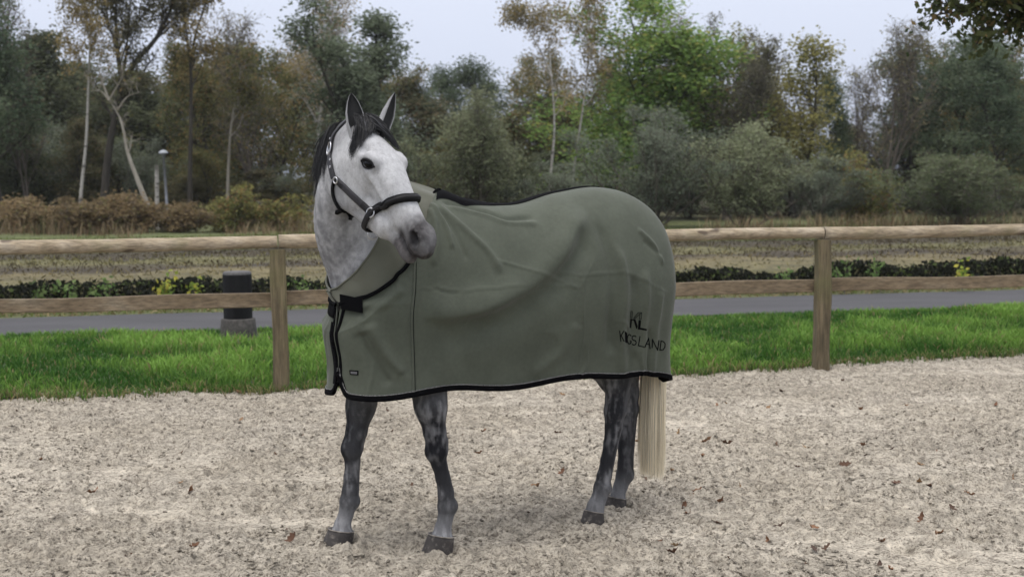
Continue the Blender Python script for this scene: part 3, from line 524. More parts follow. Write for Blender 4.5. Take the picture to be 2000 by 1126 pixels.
for px, yt, pr, D, wd in ((-140, 30, 'olive_a', 47, 200), (-330, 20, 'dark_b', 50, 220), (2130, 60, 'open_dark', 50, 220), (2300, 80, 'olive_b', 52, 220), (-520, 40, 'green', 49, 240), (-700, 60, 'olive_b', 47, 210), (-900, 30, 'open_dark', 50, 230), (2480, 50, 'yellow', 50, 210), (2660, 70, 'olive_a', 49, 220)):
    plant('tree', pr, px, yt, D, wd, 'tree of the wood edge beyond the frame', 'tree', 'wood edge trees beyond the frame')
# dry grass and scrub at the foot of the wood
n = 20000; gx = rt.uniform(-19, 22, n); q_ = 37.5 + 4.5 * rt.random(n); gy = q_ + .05 * gx; k_ = fbm(np.c_[gx, gy], .5, 2, 3); sel = rt.random(n) < sstep(.48, .6, k_); gx, gy, k_ = gx[sel], gy[sel], k_[sel]; n = len(gx)
gc = np.where((rt.random(n) < .65)[:, None], (.30, .23, .14), np.where((rt.random(n) < .5)[:, None], (.10, .115, .045), (.15, .09, .05))) * rt.uniform(.6, 1.3, (n, 1))
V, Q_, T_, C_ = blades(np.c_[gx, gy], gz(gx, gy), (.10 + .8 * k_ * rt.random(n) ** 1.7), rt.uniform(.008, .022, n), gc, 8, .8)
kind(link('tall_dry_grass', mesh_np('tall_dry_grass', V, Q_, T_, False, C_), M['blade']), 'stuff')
# saplings in front of the dark bank
def sapling(px, py, D, h, nl, cols, label):
    q = np.random.default_rng(int(px * 7 + py)); b = at(px, py, D); b[2] = 0.02; o = empty('sapling', tuple(b)); tag(o, label, 'sapling'); st = MB(); C_ = []
    for i in range(4):
        P_ = walk(q, (0, 0, 0), dirv(q.uniform(0, 6.28), q.uniform(1.0, 1.5)), h * q.uniform(.6, 1), 5, .12, .02); st.tube(P_, np.linspace(.006, .002, 6), 5)
        for k in range(nl // 4): C_.append(pt(P_, q.uniform(.25, 1))[0] + q.normal(0, .045, 3))
    C_ = np.array(C_); col = np.array(cols)[q.integers(0, len(cols), len(C_))] * q.uniform(.7, 1.2, (len(C_), 1)); V, Q_, K_ = cards(C_, q.uniform(.06, .10, len(C_)), q.uniform(.035, .06, len(C_)), col, int(px))
    for nm, me, mt in (('stem', st.mesh('stem'), M['twig']), ('leaves', mesh_np('leaves', V, Q_, None, False, K_), M['leaf'])): c = bpy.data.objects.new(nm, me); me.materials.append(mt); COL.objects.link(c); c.parent = o
GY = [(0.289, 0.340, 0.060), (0.170, 0.255, 0.051), (0.408, 0.374, 0.068)]; GG = [(0.102, 0.170, 0.051), (0.170, 0.238, 0.085)]
for a in ((72, 600, 17.6, .40, 50, GG, 'small green sapling at the far left of the dark bank'), (140, 600, 17.6, .46, 70, GG, 'bushy green sapling second from the left on the bank'), (205, 602, 17.6, .42, 60, GG, 'grey green sapling third from the left on the bank'), (318, 600, 17.8, .62, 70, GY, 'tallest yellow green sapling left of the bollard'), (385, 600, 17.9, .46, 70, GY, 'yellow leaved sapling just left of the bollard'), (592, 598, 18.2, .42, 40, GG, 'small sapling between fence post and horse'), (1650, 560, 19.3, .55, 60, GG, 'green sapling right of the right fence post'), (1720, 560, 19.4, .62, 70, GG, 'taller green sapling along the bank at the right'), (1880, 555, 19.6, .55, 70, GY, 'yellowish sapling near the right edge of the bank'), (1530, 565, 19.2, .45, 50, GG, 'green sapling left of the right fence post')): sapling(*a)
# oak bough reaching into the upper right corner, its trunk out of frame
OK0 = np.array([7.3, 13.2, 0]); tr = [(dense3(np.array([(0, 0, -.2), (-.05, .02, 1.5), (-.1, 0, 3.0), (.1, .1, 5), (.3, 0, 7)], float), 14), .22), (dense3(np.array([(-.08, 0, 2.6), (-.8, .1, 3.05), (-1.6, .15, 3.25), (-2.35, .2, 3.2)], float), 10), .09), (dense3(np.array([(-.05, 0, 3.6), (-.9, -.1, 3.9), (-2.05, -.1, 3.95)], float), 10), .08)]
v = make_tree(51, 6, [(0.037, 0.051, 0.020), (0.085, 0.093, 0.034), (0.170, 0.119, 0.051)], trunk=tr, h0=.35, n1=33, l1=.17, leaves=17000, spread=.09, ll=.075, lw=.05, n2=6, el0=-.5, el1=.3, lmin=2.3); v['t'].materials.append(M['bark']); o = empty('oak_tree', tuple(OK0))
for n_, me in (('trunk', v['t']), ('crown', v['c'])): c = bpy.data.objects.new(n_, me); COL.objects.link(c); c.parent = o
tag(o, 'near oak whose dark leafy bough hangs into the upper right corner', 'tree')
# ================================================================== the horse
# horse frame: s forward, t to the horse's left, z up
HO = np.array([0.468, 6.671, 0.0]); TH = math.radians(29.1)
HS = np.array([-math.cos(TH), -math.sin(TH), 0]); HT = np.array([math.sin(TH), -math.cos(TH), 0]); HZ = np.array([0, 0, 1.0])
HM = np.stack([HS, HT, HZ])                       # rows: axes
def toW(P): return HO + np.asarray(P, float) @ HM
def toH(P): return (np.asarray(P, float) - HO) @ HM.T
def HP(px, py, t):                                # where a sight line meets the lengthwise plane t
    d = ray(px, py); k = (t - (CAM - HO) @ HT) / (d @ HT); return toH(CAM + d * k)

PSI, PHI, HROLL = math.radians(50), math.radians(38), math.radians(0)
_hd = np.array([math.sin(PSI), -math.cos(PSI), 0])
AX = _hd * math.sin(PHI) - HZ * math.cos(PHI); AZ = _hd * math.cos(PHI) + HZ * math.sin(PHI); AY = np.array([-math.cos(PSI), -math.sin(PSI), 0])
AY, AZ = AY * math.cos(HROLL) + AZ * math.sin(HROLL), AZ * math.cos(HROLL) - AY * math.sin(HROLL)
POLL = at(709, 247, 5.72)
HAX = np.stack([AX, AY, AZ]); HAXh = np.stack([HAX @ HS, HAX @ HT, HAX @ HZ], 1)     # head axes in horse frame (rows)
POLLh = toH(POLL)
HSC = 1.03
def headL(P): return (P - POLLh) @ HAXh.T / HSC   # horse frame -> head frame
def headH(L): return POLLh + np.asarray(L, float) @ HAXh * HSC
def headW(L): return toW(headH(L))

PR = []                                           # (lo, hi, function, k, op)
def prim(pts, r, fn, k=.03, op='u'):
    pts = np.asarray(pts).reshape(-1, 3); PR.append((pts.min(0) - r, pts.max(0) + r, fn, k, op))
def p_seg(a, b, ra, rb, k=.03, op='u'):
    a = np.asarray(a, float); b = np.asarray(b, float); ab = b - a; L2 = ab @ ab
    def f(P):
        u = np.clip((P - a) @ ab / L2, 0, 1); return np.linalg.norm(P - a - u[:, None] * ab, axis=1) - (ra + (rb - ra) * u)
    prim([a, b], max(ra, rb), f, k, op)
def p_ell(c, r, ax=None, k=.05, op='u'):
    c = np.asarray(c, float); r = np.asarray(r, float); ax = np.eye(3) if ax is None else ax
    def f(P):
        q = (P - c) @ ax.T; k0 = np.linalg.norm(q / r, axis=1); k1 = np.linalg.norm(q / r ** 2, axis=1) + 1e-9
        return k0 * (k0 - 1) / k1
    prim(c, r.max(), f, k, op)
def h_ell(c, r, rot=0.0, yaw=0.0, k=.02, op='u', both=True):    # in the head frame; rot in the side plane, yaw outward
    for sg in ((1, -1) if both else (1,)):
        cr, sr = math.cos(rot), math.sin(rot); cy, sy = math.cos(yaw * sg), math.sin(yaw * sg)
        A = np.array([[cr, 0, sr], [0, 1, 0], [-sr, 0, cr]]); Bm = np.array([[cy, sy, 0], [-sy, cy, 0], [0, 0, 1]])
        p_ell(headH((c[0], c[1] * sg, c[2])), np.array(r) * HSC, (A @ Bm) @ HAXh, k, op)
def h_seg(a, b, ra, rb, k=.02, op='u', both=True):
    for sg in ((1, -1) if both else (1,)):
        p_seg(headH((a[0], a[1] * sg, a[2])), headH((b[0], b[1] * sg, b[2])), ra * HSC, rb * HSC, k, op)
def p_neck(C, D, L, k=.05):                       # centres, (dorsal axis, radius), (lateral axis, radius)
    C = np.asarray(C)
    da, dr = D; la, lr = L
    def f(P):
        best = np.full(len(P), 9.0)
        for i in range(len(C) - 1):
            ab = C[i + 1] - C[i]; u = np.clip((P - C[i]) @ ab / (ab @ ab), 0, 1); q = P - C[i] - u[:, None] * ab
            A = da[i] + (da[i + 1] - da[i]) * u[:, None]; B = la[i] + (la[i + 1] - la[i]) * u[:, None]
            ra = dr[i] + (dr[i + 1] - dr[i]) * u; rb = lr[i] + (lr[i + 1] - lr[i]) * u
            a = (q * A).sum(1); b = (q * B).sum(1); h = np.sqrt(np.maximum((q * q).sum(1) - a * a - b * b, 0))
            # narrower towards the crest (dorsal side)
            rb2 = rb * (1 - .28 * np.clip(a / ra, -1, 1))
            kk = np.sqrt((a / ra) ** 2 + (b / rb2) ** 2 + (h / rb) ** 2)
            best = np.minimum(best, (kk - 1) * rb * .95)
        return best
    prim(C, max(dr), f, k)

# torso, mostly under the rug
p_ell((1.08, 0, 1.22), (.34, .24, .34)); p_ell((.6, 0, 1.2), (.55, .275, .32), k=.1); p_ell((.10, 0, 1.32), (.34, .26, .29), k=.1)
for sg in (1, -1):
    p_ell((.02, .12 * sg, 1.1), (.23, .14, .34), k=.08); p_ell((1.18, .13 * sg, 1.12), (.17, .11, .30), k=.08)
p_seg((1.02, 0, 1.52), (.7, 0, 1.47), .085, .09, .1); p_seg((-.16, 0, 1.42), (-.24, 0, 1.25), .08, .05, .06)
# neck
_b = [np.array(x, float) for x in ((1.13, 0, 1.31), (1.40, -.05, 1.52), (1.50, .03, 1.80))] + [headH((.045, 0, -.075)) - .02 * HAXh[2]]
NN = 27; uu = np.linspace(0, 1, NN)
NC = np.stack([(1 - u) ** 3 * _b[0] + 3 * u * (1 - u) ** 2 * _b[1] + 3 * u * u * (1 - u) * _b[2] + u ** 3 * _b[3] for u in uu])
NTn = np.gradient(NC, axis=0); NTn /= np.linalg.norm(NTn, axis=1)[:, None]
la_ = np.cross(NTn, np.array([0, 0, 1.0]));
la_ /= np.linalg.norm(la_, axis=1)[:, None]
_dor = np.cross(la_, NTn)
# blend the roll of the last stations to the head's own axes
for i, u in enumerate(uu):
    wgt = float(sstep(.55, 1, np.array([u]))[0]); v = la_[i] * (1 - wgt) + HAXh[1] * wgt * np.sign(la_[i] @ HAXh[1]); v -= (v @ NTn[i]) * NTn[i]; la_[i] = nrm(v); _dor[i] = np.cross(la_[i], NTn[i])
NDR = np.interp(uu, [0, .25, .5, .75, 1], [.31, .235, .175, .14, .125]); NLR = np.interp(uu, [0, .25, .5, .75, 1], [.175, .13, .1, .08, .072])
p_neck(NC, (_dor, NDR), (la_, NLR), k=.07)

# head: one lofted wedge, then cheeks, jaw, orbits, crests, muzzle
ST = np.array([  # x, top, bottom, half width, narrowing downwards
    (-.03, -.030, -.120, .048, .0), (.03, .012, -.140, .068, .05), (.09, .036, -.155, .084, .12), (.15, .047, -.155, .092, .2), (.21, .050, -.145, .089, .28),
    (.28, .044, -.130, .073, .25), (.36, .036, -.115, .060, .18), (.44, .029, -.100, .051, .08), (.51, .024, -.084, .048, 0), (.565, .017, -.080, .048, 0), (.605, .002, -.074, .042, 0), (.635, -.020, -.066, .026, 0)])
def f_head(P):
    q = headL(P); x = np.clip(q[:, 0], ST[0, 0], ST[-1, 0])
    zt, zb, wd, tp = (np.interp(x, ST[:, 0], ST[:, i]) for i in (1, 2, 3, 4))
    zc = (zt + zb) / 2; hh = (zt - zb) / 2; zr = (q[:, 2] - zc) / hh
    wd = wd * (1 + tp * np.clip(zr, -1, 1)); n = 2.5
    kk = ((np.abs(q[:, 1]) / wd) ** n + np.abs(zr) ** n) ** (1 / n)
    d = (kk - 1) * np.minimum(wd, hh) * .9; e = np.abs(q[:, 0] - x)
    return np.where(e > 0, np.sqrt(np.maximum(d, 0) ** 2 + e ** 2) + np.minimum(d, 0) * 0, d) * HSC
prim(np.stack([headH((-.03, 0, -.05)), headH((.635, 0, -.05))]), .16, f_head, .05)
h_ell((.145, .058, -.160), (.118, .034, .122), rot=-.30, k=.03)              # jowl
h_seg((.20, .036, -.248), (.42, .022, -.168), .028, .024, k=.04); h_seg((.24, .034, -.17), (.42, .026, -.125), .034, .03, k=.04)             # jaw bars
h_seg((.40, 0, -.148), (.545, 0, -.118), .036, .028, k=.03, both=False)
h_ell((.560, 0, -.122), (.050, .037, .030), k=.02, both=False)                # chin and lower lip
h_ell((.580, 0, -.040), (.044, .046, .047), k=.028, both=False)                # upper lip
h_ell((.556, .036, -.014), (.050, .026, .036), rot=-.3, k=.016)                 # nostril wings
h_ell((.192, .080, .008), (.048, .022, .034), rot=.7, k=.022)                # brow
h_seg((.225, .085, -.022), (.355, .060, -.048), .015, .010, k=.015)            # facial crest
h_seg((.10, .066, -.02), (.17, .085, .02), .012, .012, k=.02)
h_ell((.128, .080, .010), (.026, .012, .016), k=.025, op='s')                 # hollow above the eye
h_ell((.33, .074, -.078), (.07, .011, .016), rot=-.3, k=.02, op='s')        # cheek hollow
# forelegs and hind legs: (px, py, radius) down each leg in its own lengthwise plane
LEGS = {
 'LF': (.175, [(826, 640, .13), (834, 720, .105), (841, 791, .066), (849, 843, .052), (853, 862, .049), (853.5, 880, .047), (857, 904, .034), (864, 932, .0305), (870, 963, .034), (873, 988, .043), (870, 1011, .034), (865, 1031, .037), (863, 1048, .052)]),
 'RF': (-.175, [(735, 640, .13), (718, 720, .10), (705, 791, .062), (696, 843, .050), (690, 862, .045), (688.5, 876, .044), (688, 901, .034), (685.5, 932, .033), (684, 957, .037), (682, 978, .044), (675.5, 1004, .034), (669, 1024, .038), (668, 1038, .053)]),
 'LH': (.09, [(1165, 610, .17), (1190, 690, .10), (1205, 738, .062), (1201, 780, .048), (1199, 802, .050), (1197, 834, .039), (1191, 866, .031), (1185, 898, .030), (1179, 930, .034), (1176, 952, .042), (1170, 972, .037), (1163.5, 988, .042), (1161, 1001, .048)]),
 'RH': (-.095, [(1140, 620, .17), (1165, 690, .11), (1197, 742, .062), (1221, 775, .047), (1224, 800, .042), (1222.5, 844, .035), (1221, 876, .036), (1221, 905, .038), (1220, 927, .044), (1212, 949, .036), (1207, 964, .036), (1206, 974, .046)]),
}
JO = {}
for nme, (t0, J) in LEGS.items():
    side = 1 if t0 > 0 else -1
    pts = [HP(x, y, t0 if i > 1 else t0 * .8) for i, (x, y, r) in enumerate(J)]
    JO[nme] = pts
    for i in range(len(J) - 1): p_seg(pts[i], pts[i + 1], J[i][2], J[i + 1][2], .012 if i > 2 else .05)
    f0 = np.array([1.0, 0, 0])
    if nme in ('LF', 'RF'):
        p_ell(pts[5] + f0 * .008, (.048, .044, .05), k=.02)                     # knee
        p_seg(pts[4] - f0 * .036, pts[5] - f0 * .034, .016, .014, .02)          # pisiform at the back of the knee
        p_seg(pts[6] - f0 * .022, pts[8] - f0 * .024, .017, .019, .012)         # tendon
        p_ell(pts[9] - f0 * .024, (.026, .03, .032), k=.02)                     # ergot
    else:
        p_seg(pts[3] - f0 * .05 + HZ * .02, pts[4] - f0 * .045, .026, .026, .03)   # point of the hock
        p_seg(pts[4] - f0 * .045, pts[8] - f0 * .022, .022, .02, .02)
        p_ell(pts[-4] - f0 * .022, (.026, .03, .032), k=.02)
        p_seg(pts[3] - f0 * .05 + HZ * .02, pts[3] - f0 * .03 + HZ * .28, .027, .06, .03)   # tendon up to the thigh
# carving: eyes, nostrils, mouth
EYE = np.array((.197, .0965, .0));
h_ell((EYE[0], EYE[1] + .006, EYE[2]), (.038, .019, .0175), rot=.62, k=.008, op='s')
h_ell((.571, .058, -.018), (.033, .028, .019), rot=-.55, k=.008, op='s')
h_ell((.556, .062, .000), (.014, .013, .009), rot=.3, k=.008, op='s')
for sg in (1, -1):
    mp = [(.455, .052 * sg, -.088), (.50, .050 * sg, -.094), (.56, .045 * sg, -.092), (.60, .036 * sg, -.089), (.618, .018 * sg, -.087), (.626, 0, -.087)]
    for a, b in zip(mp[:-1], mp[1:]): p_seg(headH(a), headH(b), .0055, .0055, .006, 's')

def field(P, pad=.02, local=False):
    D = np.full(len(P), .5); pl_, ph_ = P.min(0), P.max(0)
    for lo, hi, fn, k, op in PR:
        m = k + pad
        if (lo - m > ph_).any() or (hi + m < pl_).any(): continue
        idx = np.nonzero(((P > lo - m) & (P < hi + m)).all(1))[0]
        if not len(idx): continue
        d = fn(P[idx]); D0 = D[idx]
        if op == 'u':
            h = np.clip(.5 + .5 * (D0 - d) / k, 0, 1); D[idx] = D0 * (1 - h) + d * h - k * h * (1 - h)
        else:
            d = -d; h = np.clip(.5 - .5 * (D0 - d) / k, 0, 1); D[idx] = D0 * (1 - h) + d * h + k * h * (1 - h)
    return D
def grad(P, e=.004):
    g = np.stack([field(P + e * v, .15) - field(P - e * v, .15) for v in np.eye(3)], 1); return g / (np.linalg.norm(g, axis=1)[:, None] + 1e-9)
def push_out(P, dmin, it=3):                      # horse-frame points lifted clear of the skin
    P = P.copy()
    for _ in range(it):
        d = field(P, .15); i = np.nonzero(d < dmin)[0]
        if not len(i): break
        P[i] += grad(P[i]) * (dmin - d[i])[:, None]
    return P
def onto(P, off, it=6):
    P = np.array(P, float)
    for _ in range(it): P += grad(P) * (off - field(P, .15))[:, None]
    return P

def polygonise(lo, hi, fine=.007, blk=6):
    cs = fine * blk; nb = np.ceil((hi - lo) / cs).astype(int); n = nb * blk + 1
    bc = np.stack(np.meshgrid(*[np.arange(k) for k in nb], indexing='ij'), -1).reshape(-1, 3)
    Dc = field(lo + (bc + .5) * cs, .2)
    G = np.repeat(np.repeat(np.repeat(np.where(Dc < 0, -1.0, 1.0).astype(np.float32).reshape(nb), blk, 0), blk, 1), blk, 2)
    G = np.pad(G, ((0, 1),) * 3, mode='edge')
    act = bc[np.abs(Dc) < cs * 1.1]
    o = np.stack(np.meshgrid(*[np.arange(blk + 1)] * 3, indexing='ij'), -1).reshape(-1, 3)
    key = act // 4; key = (key[:, 0] * 1000 + key[:, 1]) * 1000 + key[:, 2]; od = np.argsort(key, kind='stable'); act = act[od]
    for g_ in np.split(act, np.nonzero(np.diff(key[od]))[0] + 1):
        ii = (g_[:, None] * blk + o[None]).reshape(-1, 3); G[ii[:, 0], ii[:, 1], ii[:, 2]] = field(lo + ii * fine, .02, True)
    S = G < 0
    cnt = np.zeros(tuple(n - 1), np.uint8)
    for dx in (0, 1):
        for dy in (0, 1):
            for dz in (0, 1): cnt += S[dx:n[0] - 1 + dx, dy:n[1] - 1 + dy, dz:n[2] - 1 + dz]
    cell = np.argwhere((cnt > 0) & (cnt < 8)); lin = np.ravel_multi_index(cell.T, tuple(n - 1))
    cor = [(a, b, c) for a in (0, 1) for b in (0, 1) for c in (0, 1)]
    val = {c: G[cell[:, 0] + c[0], cell[:, 1] + c[1], cell[:, 2] + c[2]] for c in cor}
    acc = np.zeros((len(cell), 3)); num = np.zeros(len(cell))
    for c in cor:
        for ax in range(3):
            if c[ax]: continue
            c2 = tuple(1 if i == ax else c[i] for i in range(3)); a, b = val[c], val[c2]; m = (a < 0) != (b < 0)
            u = np.where(m, a / np.where(m, a - b, 1), 0); p = np.tile(np.array(c, float), (len(cell), 1)); p[:, ax] = u
            acc[m] += p[m]; num[m] += 1
    V = lo + (cell + acc / num[:, None]) * fine
    Q = []
    for ax in range(3):
        b, c = (ax + 1) % 3, (ax + 2) % 3
        sl0 = [slice(1, -1)] * 3; sl0[ax] = slice(0, -1); sl1 = list(sl0); sl1[ax] = slice(1, None)
        A, B = S[tuple(sl0)], S[tuple(sl1)]
        for flip, mk in ((0, A & ~B), (1, ~A & B)):
            e = np.argwhere(mk); off = np.ones(3, int); off[ax] = 0; e = e + off
            qs = []
            for (db, dc) in ((-1, -1), (0, -1), (0, 0), (-1, 0)):
                k = e.copy(); k[:, b] += db; k[:, c] += dc; qs.append(np.searchsorted(lin, np.ravel_multi_index(k.T, tuple(n - 1))))
            q = np.stack(qs, 1); Q.append(q[:, ::-1] if flip else q)
    return V, np.concatenate(Q)
def relax(V, Q, it=2, lam=.5):
    E = np.concatenate([Q[:, [0, 1]], Q[:, [1, 2]], Q[:, [2, 3]], Q[:, [3, 0]]])
    for _ in range(it):
        for l_ in (lam, -lam * .96):
            s_ = np.stack([np.bincount(E[:, 0], V[E[:, 1], i], len(V)) + np.bincount(E[:, 1], V[E[:, 0], i], len(V)) for i in range(3)], 1)
            c_ = np.bincount(E.ravel(), minlength=len(V))[:, None]; V = V + l_ * (s_ / np.maximum(c_, 1) - V)
    return V
BV, BQ = polygonise(np.array([-.46, -.42, .03]), np.array([1.72, .86, 2.06]))
BV = relax(BV, BQ, 3)
_q = headL(BV); _m = sstep(1.15, 1.3, BV[:, 2]) * np.where((_q[:, 0] > -.06) & (_q[:, 2] > -.30) & (_q[:, 0] < .7) & (np.abs(_q[:, 1]) < .14), sstep(.02, -.08, _q[:, 0]), 1.0)
BV = BV + (relax(BV, BQ, 30, .6) - BV) * _m[:, None]

# ------------------------------------------------------------------ coat colour (hair pigment per vertex, with shade painted in at nostrils and jaw)
def coat(V):
    q = headL(V); D = len(V); W_ = np.array([.475, .475, .485]); dk = np.array([.011, .0115, .014])
    n1 = fbm(V, 22, 4, 3); n2 = fbm(V, 60, 3, 9); n3 = fbm(V * np.array([1, 1, .35]), 38, 4, 21); n4 = fbm(V, 9, 3, 5)
    c = np.tile(W_, (D, 1)) * (.93 + .14 * n1[:, None])
    def lay(c, m, col): m = np.clip(m, 0, 1)[:, None]; return c * (1 - m) + np.asarray(col) * m
    inhead = (q[:, 0] > -.05) & (q[:, 0] < .7) & (np.abs(q[:, 1]) < .13) & (q[:, 2] > -.24) & (q[:, 2] < .09) & (V[:, 2] > 1.25)
    # neck: dappled steel grey on the underside and lower neck
    d_ = np.linalg.norm(V[:, None, :] - NC[None, ::3], axis=2).argmin(1) * 3
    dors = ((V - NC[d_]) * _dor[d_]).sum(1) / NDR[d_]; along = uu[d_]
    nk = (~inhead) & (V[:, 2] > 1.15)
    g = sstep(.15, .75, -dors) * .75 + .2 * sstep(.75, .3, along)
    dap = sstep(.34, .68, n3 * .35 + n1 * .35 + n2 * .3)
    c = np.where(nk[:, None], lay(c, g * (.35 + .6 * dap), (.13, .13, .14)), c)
    c = np.where(nk[:, None], lay(c, .22 * sstep(.45, .6, n2), (.2, .2, .21)), c)
    # head
    mz = sstep(.43, .54, q[:, 0] + .06 * (n1 - .5)) * .9 + .25 * sstep(.0, -.09, q[:, 2]) * sstep(.42, .55, q[:, 0])
    ch = c.copy()
    ch = lay(ch, mz * (.85 + .35 * n1), (.045, .042, .043)); ch = lay(ch, sstep(.545, .61, q[:, 0]) * sstep(-.02, -.07, q[:, 2]) * .65, (.03, .027, .028))
    nos = np.minimum(*[np.linalg.norm(np.stack([((q[:, 0] - .571) * .85 - (q[:, 2] + .016) * .52) / 1.35, q[:, 1] - .052 * sg, ((q[:, 0] - .571) * .52 + (q[:, 2] + .016) * .85) / .85], 1), axis=1) for sg in (1, -1)])
    ch = lay(ch, sstep(.040, .022, nos) * .97, (.010, .009, .010))  # shade of the nostril hollow painted in, the carving alone being too shallow
    mou = np.abs(q[:, 2] + .090); ch = lay(ch, sstep(.018, .004, mou) * sstep(.47, .5, q[:, 0]) * .75, (.03, .028, .03))
    ch = lay(ch, sstep(-.09, -.115, q[:, 2]) * sstep(.49, .54, q[:, 0]) * .6, (.12, .11, .11))
    for sg in (1, -1):
        e0 = q - EYE * (1, sg, 1); e = np.stack([(e0[:, 0] * .78 + e0[:, 2] * .63) / 1.3, e0[:, 1], (e0[:, 2] * .78 - e0[:, 0] * .63) / .85], 1); de = np.linalg.norm(e, axis=1)
        ch = lay(ch, sstep(.033, .022, de) * .96, (.012, .012, .014)); ch = lay(ch, sstep(.062, .03, de) * .32, (.12, .12, .13))
    ch = lay(ch, .3 * sstep(.5, .66, n3) * sstep(-.05, -.2, q[:, 2]), (.2, .2, .21))
    ch = lay(ch, .22 * sstep(.55, .68, n2), (.22, .21, .21)); ch = lay(ch, .22 * sstep(.50, .64, n4) , (.30, .30, .31)); nf = fbm(V, 130, 2, 31); ch = lay(ch, .2 * sstep(.66, .76, nf), (.10, .09, .085))
    ch = lay(ch, .55 * sstep(-.15, -.24, q[:, 2]), (.17, .17, .18))  # grey shading painted in under the jaw
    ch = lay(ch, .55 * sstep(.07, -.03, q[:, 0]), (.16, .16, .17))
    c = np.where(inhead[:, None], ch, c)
    # legs: iron grey to black with frosted hair
    lg = V[:, 2] < 1.0; z = V[:, 2]; hind = V[:, 0] < .6
    mott = sstep(.52, .72, n3 * .6 + n4 * .4)
    dark = np.interp(z, [0, .09, .13, .19, .25, .33, .52, .62, .74, .9], [.28, .34, .5, .82, .92, .95, 1, .98, .85, .62])
    dark = np.where(hind, np.interp(z, [0, .1, .15, .2, .3, .6, .75, .9], [.5, .62, .8, .94, .97, .97, .9, .8]), dark)
    cl = lay(np.tile(np.array([.40, .40, .41]), (D, 1)), dark * (1 - .3 * mott * (z < .62) - .42 * mott * (z >= .62)), dk)
    # paler inner and rear faces
    ctr = np.zeros(D)
    for nme, pts in JO.items():
        P_ = np.array(pts); o = np.argsort(P_[:, 2]); m = lg & (np.sign(V[:, 1]) == np.sign(P_[-1, 1])) & (hind == (nme[1] == 'H'))
        tc = np.interp(z, P_[o, 2], P_[o, 1]); scx = np.interp(z, P_[o, 2], P_[o, 0])
        inn = (tc - V[:, 1]) * np.sign(P_[-1, 1]); back = scx - V[:, 0]
        ctr = np.where(m, sstep(.01, .05, inn) * .22 + sstep(.016, .04, back) * .30, ctr)
    cl = lay(cl, ctr * (.35 + .7 * n1) * sstep(.16, .3, z), (.27, .27, .28))
    n5 = fbm(V * np.array([1, 1, .22]), 55, 3, 55); n6 = fbm(V * np.array([1, 1, .5]), 14, 3, 56)
    cl = lay(cl, .55 * sstep(.42, .66, n5 * .7 + n2 * .3) * sstep(.46, .64, n6), (.26, .26, .27)); cl = lay(cl, .45 * sstep(.45, .6, n5) * sstep(.22, .12, z), (.07, .07, .075))
    c = np.where((lg & (z < .97))[:, None], cl, c)
    return np.clip(c, .006, .8)
BC = coat(BV)

# ears: cupped leaves, joined into the body mesh
def ear(base, tip, face, wid, n=26, m=17):
    base, tip = np.asarray(base, float), np.asarray(tip, float); ax = nrm(tip - base); L = np.linalg.norm(tip - base)
    f = nrm(face - (face @ ax) * ax); sd = np.cross(ax, f); V = []; C = []
    for layer in (0, 1):
        for i in range(n):
            u = i / (n - 1); r = wid * np.interp(u, [0, .12, .35, .6, .8, .93, 1], [.60, .76, .98, .92, .62, .3, .03]) - layer * .0045 * (1 - u * .7)
            op = np.interp(u, [0, .15, .4, 1], [2.95, 2.5, 2.05, 1.75])       # half opening of the arc
            c0 = base + ax * (L * u) + f * (.012 * math.sin(u * 2.6) - .018 * u * u)
            for j in range(m):
                a = -op + 2 * op * j / (m - 1)
                V.append(c0 + max(r, .001) * (-f * math.cos(a) * .75 + sd * math.sin(a)))
                edge = abs(2 * j / (m - 1) - 1)
                g = .40 - .24 * u - .05 * sstep(.8, 1, np.array([edge]))[0] if layer == 0 else (.022 + .30 * sstep(.80, 1, np.array([edge]))[0] + .05 * (1 - u))
                C.append((g, g, g * 1.03))
    V = np.array(V); idx = np.arange(2 * n * m).reshape(2, n, m)
    Q = [np.stack([idx[0, :-1, :-1], idx[0, :-1, 1:], idx[0, 1:, 1:], idx[0, 1:, :-1]], -1).reshape(-1, 4), np.stack([idx[1, :-1, :-1], idx[1, 1:, :-1], idx[1, 1:, 1:], idx[1, :-1, 1:]], -1).reshape(-1, 4)]
    for j in (0, m - 1):
        q = np.stack([idx[0, :-1, j], idx[0, 1:, j], idx[1, 1:, j], idx[1, :-1, j]], -1); Q.append(q if j == 0 else q[:, ::-1])
    return V, np.concatenate(Q), np.array(C)
EARS = [(headH((.066, .046, -.035)), toH(at(687, 180, 5.70)), toH(CAM + np.array([1.6, 0, -.3])) , .042), (headH((.066, -.046, -.035)), toH(at(776, 181, 5.86)), toH(CAM + np.array([11.0, 0, 0])), .040)]
VV, QQ, CC, k0 = [BV], [BQ], [BC], len(BV)
for b_, t_, lk, wd in EARS:
    v, q, c = ear(b_, t_, nrm(lk - b_), wd); VV.append(v); QQ.append(q + k0); CC.append(c); k0 += len(v)
BODYW = toW(np.concatenate(VV)); BODYQ = np.concatenate(QQ)
horse = empty('horse', (HO[0], HO[1], 0)); tag(horse, 'dapple grey horse wearing a green rug, head turned to the camera', 'horse')
x = NT('coat'); cc = x.attr(); fn = x.tex(140, 3, .7); fn2 = x.tex(45, 4, .7, stretch=(1, 1, .3))
colr = x.mix(.35, cc, x.ramp(fn2, [(.3, .55), (.7, 1.25)]), 'MULTIPLY'); colr = x.mix(.3, colr, x.ramp(fn, [(.3, .6), (.7, 1.3)]), 'MULTIPLY')
M['coat'] = x.set(colr, .72, fn2, .25, .004, Specular_IOR_Level=.07)
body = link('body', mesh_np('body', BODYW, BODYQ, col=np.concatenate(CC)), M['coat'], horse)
bvh_body = BVHTree.FromPolygons([tuple(v) for v in BODYW], BODYQ.tolist())
